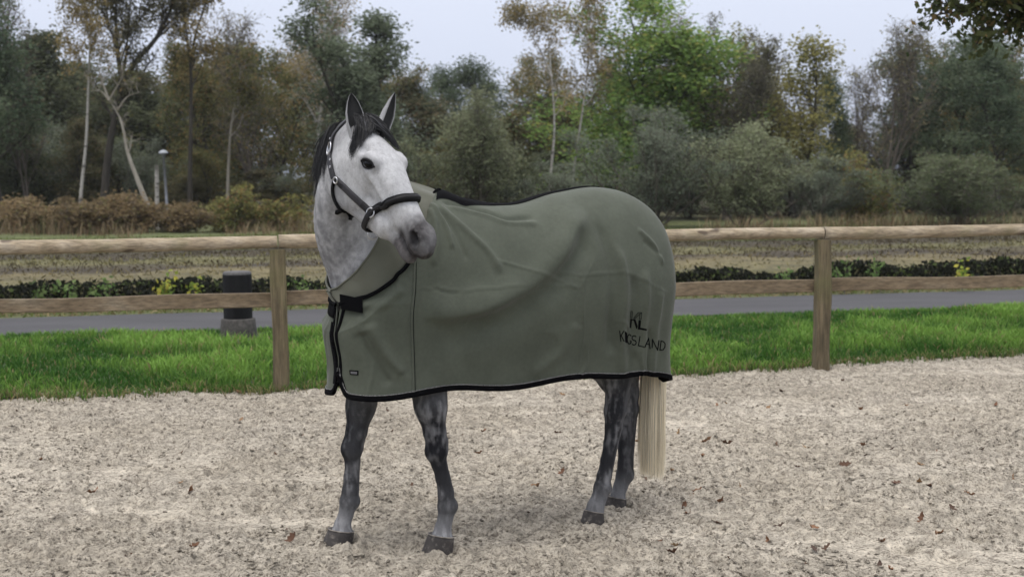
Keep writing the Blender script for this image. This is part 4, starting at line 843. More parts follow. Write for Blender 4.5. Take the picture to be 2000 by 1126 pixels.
def hit(bvh, px, py):
    d = Vector(ray(px, py)).normalized(); h = bvh.ray_cast(Vector(CAM), d)
    return (np.array(h[0]), np.array(h[1])) if h[0] is not None else (None, None)

# eyes
x = NT('eye'); M['eye'] = x.set((.003, .0025, .0025), .12, Specular_IOR_Level=.18)
def sphere(mb, c, r, A=None, n=16, m=10, col=None):
    th = np.linspace(0, math.pi, m); ph = np.arange(n) / n * 2 * math.pi
    P = np.stack([np.sin(th)[:, None] * np.cos(ph), np.sin(th)[:, None] * np.sin(ph), np.cos(th)[:, None] * np.ones(n)], -1) * np.asarray(r)
    if A is not None: P = P @ A
    return mb.grid(np.asarray(c) + P, True, col)
x = NT('eyelid'); M['lid'] = x.set((.010, .0095, .010), .6, Specular_IOR_Level=.1)
for sg in (1, -1):
    e = MB(); sphere(e, headW((EYE[0], (EYE[1] - .0225) * sg, EYE[2])), np.array((.033, .027, .027)) * HSC, HAX); eo = e.build('eye', M['eye'], horse)
    lid = MB(); cr_, sr_ = math.cos(.62), math.sin(.62)
    for up in (1, -1):
        pts = []
        for u in np.linspace(-1, 1, 17):
            a_, b_ = .040 * u, up * (.0158 if up > 0 else .0150) * (1 - abs(u) ** 1.9) - .002 * u
            pts.append((EYE[0] + a_ * cr_ - b_ * sr_, (EYE[1] + .006 - .012 * u * u) * sg, EYE[2] + a_ * sr_ + b_ * cr_))
        lid.tube(toW(onto(headH(pts), .002, 3)), .0042 if up > 0 else .0026, 6)
    lid.build('eyelid', M['lid'], eo)

# hooves
x = NT('hoof'); hn = x.tex(30, 5, .6, stretch=(1, 1, .25)); hn2 = x.tex(55, 4)
hc = x.ramp(hn, [(.3, (.020, .017, .016)), (.7, (.050, .043, .039))]); hc = x.mix(x.ramp(hn2, [(.55, 0.), (.8, .45)]), hc, (.30, .27, .23))
M['hoof'] = x.set(hc, .75, hn, .4, .004)
x = NT('hoof_pale'); hn = x.tex(30, 5, .6, stretch=(1, 1, .3)); M['hoof_pale'] = x.set(x.ramp(hn, [(.35, (.10, .09, .08)), (.65, (.30, .27, .235))]), .8, hn, .4, .004)
for nme, pts in JO.items():
    c = pts[-1]; hb = MB(); rings = []
    toe = HP(*{'LF': (856, 1084), 'RF': (659, 1071), 'LH': (1160, 1030), 'RH': (1203, 1001)}[nme], LEGS[nme][0]); wS = .062 if nme[1] == 'F' else .052
    g = np.array([toe[0] + .005, c[1], -.03]); n = 28
    for u in np.linspace(0, 1, 9):
        ctr = c * (1 - u) + g * u; rr = wS * (.94 + .19 * u); zz = c[2] + .006 + (g[2] - c[2] - .006) * u
        ring = []
        for a in np.arange(n) / n * 2 * math.pi:
            ca, sa = math.cos(a), math.sin(a); lx = rr * 1.12 * ca if ca > 0 else rr * .97 * ca
            ring.append((ctr[0] + lx + .014 * u * max(ca, 0), ctr[1] + rr * .98 * sa, zz + (.012 * ca * (1 - u))))
        rings.append(ring)
    top = np.array(rings[0]); tc = top.mean(0); rings.insert(0, list(tc + (top - tc) * .9 + (0, 0, .006))); rings.insert(0, list(tc + (top - tc) * .55 + (0, 0, -.002)))
    hb.grid(toW(np.array(rings)), True); hb.build('hoof', M['hoof'], horse)
    cb = MB(); top = np.array(rings[2]); cb.tube(toW(np.r_[top + (0, 0, .004), top[:2] + (0, 0, .004)]),   .0030, 6, False); cb.build('coronet', M['hoof_pale'], horse)

# ------------------------------------------------------------------ hair: tapered ribbons
def ribbons(mb, paths, wid, cols, face=None):
    for P, wd, c in zip(paths, wid, cols):
        P = np.asarray(P); T = np.gradient(P, axis=0); T /= np.linalg.norm(T, axis=1)[:, None] + 1e-9
        v = CAM - P.mean(0) if face is None else face
        v = nrm(v + np.random.default_rng(int(abs(P[0, 0] * 1e6)) % 99991).normal(0, .35, 3) * np.linalg.norm(v))
        S_ = np.cross(T, v); S_ /= np.linalg.norm(S_, axis=1)[:, None] + 1e-9
        u = np.linspace(0, 1, len(P)); ww = wd * np.interp(u, [0, .1, .6, 1], [.7, 1, .8, .12])[:, None]
        mb.grid(np.stack([P - S_ * ww, P + np.cross(S_, T) * ww * .3, P + S_ * ww], 1), False, np.asarray(c))
rng = np.random.default_rng(5)
def bez(p, m): 
    p = np.asarray(p, float); u = np.linspace(0, 1, m)[:, None]
    if len(p) == 3: return (1 - u) ** 2 * p[0] + 2 * u * (1 - u) * p[1] + u * u * p[2]
    return (1 - u) ** 3 * p[0] + 3 * u * (1 - u) ** 2 * p[1] + 3 * u * u * (1 - u) * p[2] + u ** 3 * p[3]
x = NT('dark_hair'); M['hair'] = x.set(x.attr(), .45, Specular_IOR_Level=.28)
# forelock: from the poll, parted over the forehead to both sides
def hair_set(name, specs, dist=.007):
    paths, wid, cols = [], [], []
    allp = np.concatenate([s[0] for s in specs]); m = len(specs[0][0])
    allp = push_out(allp, dist, 3).reshape(-1, m, 3)
    for _ in range(2): allp[:, 1:-1] = (allp[:, :-2] + 2 * allp[:, 1:-1] + allp[:, 2:]) / 4
    allp = allp.reshape(-1, 3)
    for i, s in enumerate(specs): paths.append(toW(allp[i * m:(i + 1) * m])); wid.append(s[1]); cols.append(s[2])
    mb = MB(); ribbons(mb, paths, wid, cols); return mb.build(name, M['hair'], horse)
sp = []
LA = [(684, 306), (690, 312), (702, 292), (712, 276), (722, 262), (700, 270)]; LB = [(738, 262), (752, 268), (766, 280), (778, 296), (785, 300), (770, 270)]
tgt = {k: [headL(toH(h_)) for h_ in (hit(bvh_body, *p)[0] for p in L_) if h_ is not None] for k, L_ in (('a', LA), ('b', LB), ('c', [(712, 282), (722, 268), (733, 262), (744, 258), (756, 262)]))}
for i in range(1900):
    k = rng.choice(['a', 'b', 'c'], p=[.40, .36, .24]); T_ = tgt[k]; c = rng.integers(len(T_) - 1); f_ = rng.random()
    e = T_[c] * f_ + T_[c + 1] * (1 - f_) if rng.random() < .75 else T_[c]
    y0 = abs(rng.normal(0, .022)) * (1 if k == 'a' else -1 if k == 'b' else rng.choice([-.6, .6])) + rng.normal(0, .009); x0 = rng.uniform(-.05, .035)
    p0 = np.array((x0, y0, .03)); e = p0 + (e - p0) * rng.uniform(.55, 1.04) + rng.normal(0, .005, 3)
    p1 = p0 + (e - p0) * .3 + (0, (e[1] - p0[1]) * .18, .035 + .01 * rng.random()); p2 = p0 + (e - p0) * .72 + (0, (e[1] - p0[1]) * .12, .016)
    wv_ = np.sin(np.linspace(0, 1, 12) * rng.uniform(3, 7) + rng.uniform(0, 6))[:, None] * rng.normal(0, .0022, 3) * np.linspace(0, 1, 12)[:, None]
    L = bez((p0, p1, p2, e), 12) + wv_; g = rng.choice([.006, .011, .02, .06], p=[.4, .35, .2, .05])
    sp.append((headH(L), rng.uniform(.0006, .0014), (g, g, g * 1.15)))
hair_set('forelock', sp)
# mane: off the crest behind the poll, hanging down the right side of the neck
sp = []
for i in range(1500):
    u = rng.uniform(.5, .93); j = u * (NN - 1); a = int(min(j, NN - 2)); f_ = j - a
    c = NC[a] * (1 - f_) + NC[a + 1] * f_; dz = nrm(_dor[a] * (1 - f_) + _dor[a + 1] * f_); lt = nrm(la_[a] * (1 - f_) + la_[a + 1] * f_); dr = NDR[a] * (1 - f_) + NDR[a + 1] * f_; lr = NLR[a]
    rs = np.sign(lt @ HAXh[1]) if u > .6 else (1 if lt[1] < 0 else -1); lt = lt * rs
    p0 = c + dz * dr * .97 + rng.normal(0, .01, 3); ln = rng.uniform(.10, .22)
    sg = 1 if rng.random() < .93 else -1
    p1 = p0 + dz * .03 + lt * .03 * sg; p2 = p0 + dz * .012 + lt * (lr * .6 + .01) * sg - HZ * ln * .5; p3 = p0 + dz * rng.uniform(-.02, .02) + lt * (lr * .65 + rng.uniform(-.02, .03)) * sg - HZ * ln + rng.normal(0, .014, 3)
    L = bez((p0, p1, p2, p3), 12) + np.sin(np.linspace(0, 1, 12) * rng.uniform(3, 7) + rng.uniform(0, 6))[:, None] * rng.normal(0, .003, 3) * np.linspace(0, 1, 12)[:, None]; g = rng.choice([.006, .011, .02, .05], p=[.4, .35, .2, .05])
    sp.append((L, rng.uniform(.0007, .0016), (g, g, g * 1.12)))
hair_set('mane', sp)
# tail: long, pale and combed straight
paths, wid, cols = [], [], []
TB = HP(1272, 745, -.03); TE = HP(1273, 930, -.03)
for i in range(1250):
    a, r = rng.uniform(0, 2 * math.pi), math.sqrt(rng.random()); o = np.array((math.cos(a) * r, math.sin(a) * r))
    top = np.array((-.345, 0, 1.36)) + np.array((o[0] * .03, o[1] * .035, 0)); mid = np.array((TB[0] + o[0] * .055, TB[1] + o[1] * .09, .85)); end = np.array((TE[0] + o[0] * .055, TE[1] + o[1] * .09, TE[2] - .01 + abs(rng.normal(0, .05)) + .09 * (rng.random() < .25)))
    P = bez((top, top + (-.03, 0, -.25), mid + (0, 0, .1), end), 14) + np.cumsum(rng.normal(0, .0012, (14, 3)), 0)
    k = rng.uniform(.75, 1.1); paths.append(toW(P)); wid.append(rng.uniform(.0018, .0036)); cols.append(np.array((.88, .78, .58)) * (k if rng.random() > .15 else k * .55))
mb = MB(); ribbons(mb, paths, wid, cols); x = NT('tail_hair'); M['tail'] = x.set(x.attr(), .5, Sheen_Weight=.1); mb.build('tail', M['tail'], horse)
# ================================================================== the rug
RUGC0 = [(-.315, 0), (-.315, .10), (-.295, .19), (-.24, .255), (-.14, .295), (.03, .318), (.3, .328), (.6, .328), (.9, .320), (1.08, .305), (1.22, .285)]
RUGT0 = [(-.26, .0, 1.40), (-.255, .02, 1.46), (-.235, .01, 1.52), (-.19, 0, 1.58), (-.09, 0, 1.638), (.06, 0, 1.668), (.3, 0, 1.645), (.56, 0, 1.592), (.80, 0, 1.622), (.93, .015, 1.658), (1.03, .155, 1.60)]
PAN = {1: (np.array(RUGC0 + [(1.33, .25), (1.42, .19), (1.465, .125), (1.478, .085)]), np.array(RUGT0 + [(1.15, .245, 1.43), (1.27, .24, 1.275), (1.385, .17, 1.20), (1.455, .085, 1.17)])),
       -1: (np.array(RUGC0 + [(1.34, .26), (1.43, .19), (1.478, .08), (1.480, -.07)]), np.array(RUGT0 + [(1.15, .245, 1.43), (1.27, .24, 1.275), (1.40, .13, 1.195), (1.462, -.07, 1.165)]))}
RUGC, RUGT = PAN[1]
KN = {}
for sd_ in (1, -1):
    kk_ = np.r_[0, np.cumsum(np.linalg.norm(np.diff(PAN[sd_][0], axis=0), axis=1))]; KN[sd_] = kk_ / kk_[-1]
_k = KN[1]
def cr(K, V, u):                                  # Catmull-Rom through V at knots K
    T = np.gradient(V, K, axis=0); i = np.clip(np.searchsorted(K, u, 'right') - 1, 0, len(K) - 2); h = (K[i + 1] - K[i]); x = ((u - K[i]) / h)[:, None]; h = h[:, None]
    return (2 * x ** 3 - 3 * x ** 2 + 1) * V[i] + (x ** 3 - 2 * x ** 2 + x) * h * T[i] + (-2 * x ** 3 + 3 * x ** 2) * V[i + 1] + (x ** 3 - x ** 2) * h * T[i + 1]
def plane_sz(px, py): p = HP(px, py, .31); return p[0], p[2]
def seg_ridge(S, Z, pts, wid, amp, asym=0.0, ends=.12):   # a soft fold along a polyline in (s, z)
    pts = np.array([plane_sz(*p) for p in pts]); d = np.full(S.shape, 9.0); sgn = np.zeros(S.shape); prog = np.zeros(S.shape)
    L = np.r_[0, np.cumsum(np.linalg.norm(np.diff(pts, axis=0), axis=1))]
    for i in range(len(pts) - 1):
        a, b = pts[i], pts[i + 1]; ab = b - a; u = np.clip(((S - a[0]) * ab[0] + (Z - a[1]) * ab[1]) / (ab @ ab), 0, 1)
        ds, dz = S - a[0] - u * ab[0], Z - a[1] - u * ab[1]; q = np.hypot(ds, dz); m = q < d
        d = np.where(m, q, d); sgn = np.where(m, np.sign(ab[0] * dz - ab[1] * ds) * q, sgn); prog = np.where(m, (L[i] + u * (L[i + 1] - L[i])) / L[-1], prog)
    fade = sstep(0, ends, prog) * sstep(1.0, 1 - ends, prog) if ends > 0 else 1
    w1 = wid * (1 + asym * np.sign(sgn))
    return amp * np.exp(-(sgn / w1) ** 2) * fade
def dense(p, n=24):
    p = np.asarray(p, float); K = np.r_[0, np.cumsum(np.linalg.norm(np.diff(p, axis=0), axis=1))]; return cr(K / K[-1], p, np.linspace(0, 1, n))
FOLDS = [  # (pixels along the fold, width, height)
 ([(1172, 408), (1130, 455), (1085, 515), (1035, 558), (960, 595), (880, 612), (815, 618)], .055, .028, .4),
 ([(1165, 440), (1110, 520), (1050, 585), (960, 640), (840, 665)], .06, -.016),
 ([(1185, 425), (1190, 500), (1198, 600), (1205, 700)], .035, -.014),
 ([(1205, 470), (1214, 540), (1218, 640), (1228, 742)], .024, .014), ([(1232, 530), (1238, 620), (1245, 740)], .024, -.010),
 ([(1258, 520), (1262, 600), (1272, 744)], .026, .009), ([(1296, 560), (1292, 650), (1290, 740)], .022, .009), ([(1278, 640), (1280, 745)], .012, -.008),
 ([(1255, 445), (1290, 490), (1304, 520)], .012, .008), ([(1260, 470), (1300, 500)], .012, -.006),
 ([(872, 392), (884, 430), (890, 490)], .012, .010), ([(880, 392), (915, 440), (960, 500), (975, 540)], .016, .010), ([(868, 400), (866, 450), (850, 520)], .014, .008),
 ([(880, 405), (900, 450), (915, 510)], .012, -.007), ([(890, 390), (960, 412), (1075, 430)], .010, -.012), ([(900, 400), (980, 425), (1080, 440)], .012, .008),
 ([(735, 630), (765, 690), (800, 735)], .022, .012), ([(725, 650), (745, 700), (770, 760)], .022, -.010), ([(700, 600), (760, 590), (800, 560)], .018, .008), ([(690, 640), (695, 760)], .022, .008),
 ([(1050, 735), (1100, 690), (1128, 630)], .03, .007),
 ([(812, 570), (850, 563), (900, 567), (960, 563), (1030, 558)], .0045, .0035), ([(838, 560), (870, 570), (905, 566)], .005, -.004), ([(960, 510), (1040, 535), (1135, 560)], .005, .004), ([(1065, 532), (1140, 533), (1215, 532), (1280, 560), (1318, 580)], .004, .0035),
 ([(1138, 520), (1139, 600), (1141, 720)], .004, .0035), ([(1130, 560), (1150, 520), (1160, 500)], .004, .003), ([(1030, 562), (1135, 556)], .004, .003),
]
def rug_disp(S, T_, Z):
    D = np.zeros(S.shape); P = np.c_[S.ravel(), T_.ravel(), Z.ravel()]
    ws = (fbm(P, 6, 2, 201).reshape(S.shape) - .5) * .035; wz = (fbm(P, 6, 2, 202).reshape(S.shape) - .5) * .035; am_ = .55 + .9 * fbm(P, 5, 2, 203).reshape(S.shape)
    for p, wd, am, *asy in FOLDS: D += seg_ridge(S + ws, Z + wz, dense(p, 16), wd, am * 1.35, asy[0] if asy else 0.0) * am_
    rid = 1 - np.abs(2 * vnoise(np.c_[P[:, 0] + ws.ravel() * 1.5, P[:, 1], P[:, 2] * .6 + wz.ravel()], 9, 301) - 1).reshape(S.shape)
    D += .007 * sstep(.80, 1.0, rid) * sstep(.45, .65, fbm(P, 2.4, 2, 302)).reshape(S.shape) * sstep(1.55, 1.3, Z)
    D += .012 * (fbm(P * np.array([1, 1, .45]), 5, 3, 41).reshape(S.shape) - .5) * sstep(1.6, 1.3, Z)
    D += .0035 * (fbm(P, 16, 3, 77).reshape(S.shape) - .5)
    return D
ZB, ZHEM = 1.17, .752
def rug_grid(nu, nv, side, u0=0.0, u1=1.0):
    u = np.linspace(u0, u1, nu); C = cr(KN[side], PAN[side][0], u); T = cr(KN[side], PAN[side][1], u); v = np.linspace(0, 1, nv); vb = .56
    out = np.zeros((nu, nv, 3))
    zb = np.interp(T[:, 2], [1.16, 1.30, 1.45], [1.03, 1.09, ZB])
    hem = ZHEM + .012 * np.sin(u * 19) + np.interp(u, [0, .04, .10, .17, .22, .3, 1], [-.05, -.085, -.06, -.02, .008, 0.0, 0]) + .10 * np.maximum(0, (u - .962) / .038) ** 2.6
    a = np.clip(v / vb, 0, 1)[None] * math.pi / 2; lo = np.clip((v - vb) / (1 - vb), 0, 1)[None]
    sa = np.sin(a) ** .92; ca = np.cos(a) ** .95
    fr_ = sstep(KN[side][9], KN[side][11], u)[:, None]; fl_ = np.clip(v / vb, 0, 1)[None]; sa = sa * (1 - fr_) + fl_ ** .95 * fr_; ca = ca * (1 - fr_) + (1 - fl_ ** .85) * fr_
    for i in (0, 1): out[..., i] = T[:, i, None] + (C[:, i] - T[:, i])[:, None] * sa
    out[..., 2] = np.where(lo > 0, zb[:, None] + (hem - zb)[:, None] * lo, zb[:, None] + (T[:, 2] - zb)[:, None] * ca)
    # below the widest line the cloth hangs, shaped to tilt in towards the legs and catch less sky, swinging out at the hem
    inw = -.020 * np.sin(lo * math.pi * .75) ** 1.8 - .055 * lo ** 1.7 * (sstep(.06, .2, u) * sstep(.86, .68, u))[:, None]
    dC = np.gradient(C, axis=0); nx = np.c_[dC[:, 1], -dC[:, 0]] * -1; nx /= np.linalg.norm(nx, axis=1)[:, None] + 1e-9
    for i in (0, 1): out[..., i] += nx[:, i, None] * inw
    S, T_, Z = out[..., 0], out[..., 1], out[..., 2]
    du = np.gradient(out, axis=0); dv = np.gradient(out, axis=1); N = np.cross(dv, du); N /= np.linalg.norm(N, axis=2)[..., None] + 1e-9
    N *= np.sign((N[..., 0] * (S - .5) * .3 + N[..., 1] * T_ * 2 + N[..., 2] * (Z - 1.1)).mean())
    D = rug_disp(S, T_ * side, Z) if side > 0 else rug_disp(S * .97 + .02, T_ * side, Z) * .7
    D *= sstep(0, .05, v)[None]
    out += N * D[..., None]
    dl = push_out(out.reshape(-1, 3), .014, 2).reshape(out.shape) - out
    if min(nu, nv) > 40:
        for _ in range(10):
            dl[1:-1] = (dl[:-2] + 2 * dl[1:-1] + dl[2:]) / 4; dl[:, 1:-1] = (dl[:, :-2] + 2 * dl[:, 1:-1] + dl[:, 2:]) / 4
    out = out + dl * 1.15
    out[..., 1] *= side
    return out
x = NT('rug_cloth'); wv = x.tex(420, 4, .7); big = x.tex(6, 4, .6); md = x.tex(60, 4, .6)
rc = x.ramp(big, [(.3, (.066, .074, .056)), (.7, (.083, .093, .071))]); rc = x.mix(.45, rc, x.ramp(md, [(.3, .8), (.7, 1.15)]), 'MULTIPLY')
M['rug'] = x.set(rc, .75, wv, .5, .0018, Sheen_Weight=.12, Sheen_Roughness=.4, Specular_IOR_Level=.2)
x = NT('rug_collar_cloth'); wv = x.tex(900, 2, .5); big = x.tex(8, 3); M['collar'] = x.set(x.ramp(big, [(.3, (.082, .084, .062)), (.7, (.102, .103, .079))]), .6, wv, .25, .0006, Sheen_Weight=.1, Specular_IOR_Level=.2)
x = NT('black_binding'); wv = x.tex(500, 2); M['black'] = x.set((.0035, .0035, .0042), .8, wv, .4, .001, Specular_IOR_Level=.03)
x = NT('grey_stitching'); pn_ = x.tex(330, 2, .8); M['piping'] = x.set(x.ramp(pn_, [(.45, (.02, .02, .02)), (.6, (.28, .28, .27))]), .7)
x = NT('black_thread'); M['thread'] = x.set((.0035, .0035, .004), .8, Specular_IOR_Level=.03)
x = NT('rug_lining'); wv = x.tex(220, 3, .7); M['lining'] = x.set(x.ramp(wv, [(.3, (.003, .003, .0035)), (.75, (.014, .014, .016))]), .95, wv, .8, .004, Specular_IOR_Level=.03)
rug = empty('horse_rug', (HO[0], HO[1], 0)); tag(rug, 'olive green fleece rug with black binding draped over the grey horse', 'horse rug')
def sheet(name, G, mat, parent, th=.004, nref=None):   # a cloth panel with thickness
    mb = MB(); du = np.gradient(G, axis=0); dv = np.gradient(G, axis=1); N = np.cross(du, dv); N /= np.linalg.norm(N, axis=2)[..., None] + 1e-9
    c = G.reshape(-1, 3).mean(0) if nref is None else nref
    if ((G - c) * N).sum(2).mean() > 0: N = -N; G0 = G
    a, b = G.shape[:2]; mb.grid(G[::-1] if ((G - c) * np.cross(du, dv)).sum() < 0 else G); inner = G + N * th
    st_ = 2 if a * b > 5000 else 1; inner = inner[np.unique(np.r_[0:a:st_, a - 1])][:, np.unique(np.r_[0:b:st_, b - 1])]
    mb.grid(inner if ((G - c) * np.cross(du, dv)).sum() < 0 else inner[::-1])
    return mb.build(name, mat, parent)
ctr = toW((.5, 0, 1.15))
GLh = rug_grid(440, 160, 1); GL = toW(GLh); GR = toW(rug_grid(260, 90, -1))
pl = sheet('side_panel', GL, M['rug'], rug, nref=ctr); pr = sheet('side_panel', GR, M['rug'], rug, nref=ctr)
def strip(mb, P, N, wid, th, n=None):              # a flat band along P lying on a surface with normals N
    P = np.asarray(P); T = np.gradient(P, axis=0); T /= np.linalg.norm(T, axis=1)[:, None] + 1e-9; S_ = np.cross(T, N); S_ /= np.linalg.norm(S_, axis=1)[:, None] + 1e-9
    w_ = np.broadcast_to(np.asarray(wid, float), (len(P),))[:, None] / 2
    ring = np.stack([P - S_ * w_ - N * .002, P - S_ * w_ * .96 + N * th * .7, P - S_ * w_ * .6 + N * th, P + S_ * w_ * .6 + N * th, P + S_ * w_ * .96 + N * th * .7, P + S_ * w_ - N * .002], 1)
    mb.grid(ring, True); return mb
def gnorm(G):
    N = np.cross(np.gradient(G, axis=0), np.gradient(G, axis=1)); N /= np.linalg.norm(N, axis=2)[..., None] + 1e-9
    return N * np.sign(((G - ctr) * N).sum(2).mean())
for G, sd in ((GL, 1), (GR, -1)):
    N = gnorm(G); nv = G.shape[1]
    # binding along the hem and up the front opening
    mb = MB(); wb = .026
    def row(G_, j): return G_[:, j]
    jj = nv - 1
    P = G[:, jj] + (G[:, jj - 4] - G[:, jj]) * 0; dn = G[:, jj] - G[:, jj - 3]; dn /= np.linalg.norm(dn, axis=1)[:, None]
    n_ = N[:, jj - 2]
    strip(mb, P - dn * wb * .35, n_, wb, .006)
    strip(mb, P - dn * wb * .35 - n_ * .006, -n_, wb, .005)
    mb.build('hem_binding', M['black'], rug)
    pq = MB(); strip(pq, P - dn * wb * .92 + n_ * .003, n_, .0045, .003); pq.build('hem_stitching', M['piping'], rug)
    fr = MB(); P = G[-3, 6:-2]; n_ = N[-6, 6:-2]; strip(fr, P, n_, .015, .006); fr.build('front_binding', M['black'], rug)
# fleece lining showing along the opening of the right panel
N = gnorm(GR); fl = MB(); P = GR[-4, 30:-2]; n_ = N[-4, 30:-2]; strip(fl, P + n_ * .004, n_, np.interp(np.linspace(0, 1, len(P)), [0, .3, .75, 1], [.008, .012, .028, .034]), .008); fl.build('front_lining', M['lining'], rug)
# seam between rug and collar
ks = [i for i in range(len(_k)) if i >= 9]; us = np.linspace(_k[9], 1, 90)
NKL, NKR = (np.stack([np.interp(np.linspace(0, 1, 90), np.linspace(0, 1, len(q_)), q_[:, i]) for i in range(3)], 1) for q_ in (GL[int(KN[1][9] * (len(GL) - 1)) - 2:, 2] - gnorm(GL)[int(KN[1][9] * (len(GL) - 1)) - 2:, 2] * .003, GR[int(KN[-1][9] * (len(GR) - 1)) - 2:, 2] - gnorm(GR)[int(KN[-1][9] * (len(GR) - 1)) - 2:, 2] * .003))
for G, kn in ((GL, KN[1]), (GR, KN[-1])):
    i0 = int(kn[9] * (len(G) - 1)) - 2; j = max(2, int(G.shape[1] * .02)); n_ = gnorm(G)[i0:, j]; sm = MB(); strip(sm, G[i0:, j] + n_ * .007, n_, .018, .007); sm.build('neckline_binding', M['black'], rug)
# collar: from the neckline up round the base of the neck
CE = np.array([(1.10, 0, 1.715), (1.17, .10, 1.655), (1.262, .165, 1.53), (1.325, .175, 1.42), (1.395, .14, 1.315), (1.45, .07, 1.245), (1.475, -.02, 1.215)])
ke = np.r_[0, np.cumsum(np.linalg.norm(np.diff(CE, axis=0), axis=1))]; ke /= ke[-1]; edge = cr(ke, CE, np.linspace(0, 1, 90))
for sd, nk in ((1, NKL), (-1, NKR)):
    e = edge * np.array([1, sd, 1]); b = toH(nk); v = np.linspace(0, 1, 22)[None, :, None]
    G = b[:, None] * (1 - v) + e[:, None] * v
    out_ = G - np.array([1.15, 0, 0]); out_[..., 0] *= .6; out_[..., 2] = 0; out_ /= np.linalg.norm(out_, axis=2)[..., None] + 1e-6
    G = G + out_ * (.010 * np.sin(v * math.pi)) + out_ * .004 * np.sin(np.linspace(0, 1, 90)[:, None, None] * 40 + v * 6)
    G = push_out(G.reshape(-1, 3), .009, 4).reshape(G.shape); G[:, 0] = b
    G = toW(G); sheet('collar', G, M['collar'], rug, .004, toW((1.15, 0, 1.3)))
    ce = MB(); ce.tube(G[:, -1], .005, 8); ce.build('collar_edge', M['collar'], rug)
# black strip along the spine
for G, sd in ((GL, 1),):
    u = np.linspace(0, 1, 440); s_ = toH(G[:, 0])[:, 0]; sel = np.nonzero((s_ > .02) & (s_ < .94) & (u > .15))[0]
    A = GLh[sel]; B_ = A.copy(); B_[..., 1] *= -1
    hw = np.interp(A[:, 0, 0], [.0, .3, .6, .8, 1.0], [.02, .03, .06, .14, .15])
    rows = []
    for i in range(len(sel)):
        arc = np.r_[0, np.cumsum(np.linalg.norm(np.diff(A[i], axis=0), axis=1))]; q = np.linspace(0, hw[i], 7)
        pts = np.stack([np.interp(q, arc, A[i, :, k]) for k in range(3)], 1); rows.append(np.concatenate([(pts * (1, -1, 1))[:0:-1], pts]))
    Gs = np.array(rows); Gs[..., 2] += .004; nn = np.linspace(-1, 1, 13); Gs[..., 2] += .002 * (1 - nn ** 2)
    sheet('spine_strip', toW(Gs), M['black'], rug, .004, toW((.5, 0, 1.1)))
bvh_rug = BVHTree.FromPolygons([tuple(v) for v in GL.reshape(-1, 3)], [(i * 160 + j, i * 160 + j + 1, i * 160 + 160 + j + 1, i * 160 + 160 + j) for i in range(439) for j in range(159)])
def on_rug(px, py, off=.0015):
    p, n = hit(bvh_rug, px, py)
    if p is None: return None, None
    n = n * np.sign(n @ (CAM - p)); return p + n * off, n
def laid(pxs, n=40):
    P = dense(pxs, n) if len(pxs) > 2 else np.linspace(pxs[0], pxs[1], n); r = [on_rug(*p) for p in P]; r = [q for q in r if q[0] is not None]
    return np.array([q[0] for q in r]), np.array([q[1] for q in r])
P, N = laid([(810, 512), (809, 560), (804, 620), (806, 690), (808, 770)], 60); sm = MB(); strip(sm, P, N, .010, .0035); sm.build('shoulder_seam', M['rug'], rug)
sm = MB(); strip(sm, P + RT * .007, N, .0022, .0012); sm.build('seam_stitching', M['thread'], rug)
# chest strap with its end on the left panel, and the zip puller
gu, gv = np.meshgrid(np.linspace(0, 1, 14), np.linspace(0, 1, 8), indexing='ij'); cs_ = np.array([(663, 574), (706, 583), (707, 611), (665, 603)], float)
pp = (cs_[0] * (1 - gu)[..., None] + cs_[1] * gu[..., None]) * (1 - gv)[..., None] + (cs_[3] * (1 - gu)[..., None] + cs_[2] * gu[..., None]) * gv[..., None]
hh_ = [(p, on_rug(*p)[0]) for p in pp.reshape(-1, 2)]; ok = [(p, (h_ - CAM) @ FW) for p, h_ in hh_ if h_ is not None]
B_ = np.array([(1, (p[0] - 685) / 20, (p[1] - 592) / 20, ((p[0] - 685) / 20) ** 2) for p, d_ in ok]); co = np.linalg.lstsq(B_, np.array([d_ for p, d_ in ok]), rcond=None)[0]
dz_ = np.array([max(0, -(d_ - B_[i] @ co)) for i, (p, d_) in enumerate(ok)]).max(); Gs = np.array([CAM + ray(*p) * (np.array((1, (p[0] - 685) / 20, (p[1] - 592) / 20, ((p[0] - 685) / 20) ** 2)) @ co - min(dz_, .02) - .006) for p in pp.reshape(-1, 2)]).reshape(14, 8, 3)
sheet('chest_strap', Gs, M['black'], rug, .008, toW((1.2, 0, 1.1)))
G = GR; N = gnorm(G); T_ = toH(G[:, 3]); 
sm = MB(); i0 = 221; P = G[i0:258, 13]; strip(sm, P + N[i0:258, 13] * .003, N[i0:258, 13], np.interp(np.linspace(0, 1, 258 - i0), [0, 1], [.07, .06]), .006); sm.build('chest_strap', M['black'], rug)
x = NT('steel'); sn = x.tex(60, 3); M['steel'] = x.set((.55, .55, .57), .28, sn, .1, .002, Metallic=1.0)
P, N = laid([(660, 578), (660, 592), (661, 604)], 8)
if len(P): sm = MB(); strip(sm, P + N * .010, N, [.009] * len(P), .005); sm.build('zip_puller', M['steel'], rug)
# woven label near the front hem
def patch(name, poly, mat, off, par):
    mb = MB(); c = [on_rug(*p, off=off) for p in poly]; P = np.array([a[0] for a in c]); N = c[0][1]
    n = len(P); mb.add(np.r_[P, P - N * (off + .002)], None, None); mb.Q.append(np.array([(i, (i + 1) % n, n + (i + 1) % n, n + i) for i in range(n)])); mb.T.append(np.array([(0, i, i + 1) for i in range(1, n - 1)])); return mb.build(name, mat, par, False)
lb = patch('label', [(683, 722), (700, 723), (700, 732), (684, 731)], M['thread'], .003, rug)
x = NT('label_grey'); M['lgrey'] = x.set((.10, .10, .105), .6); patch('label_field', [(685.5, 724.5), (698, 725.3), (698, 729.8), (686, 729)], M['lgrey'], .0042, lb)
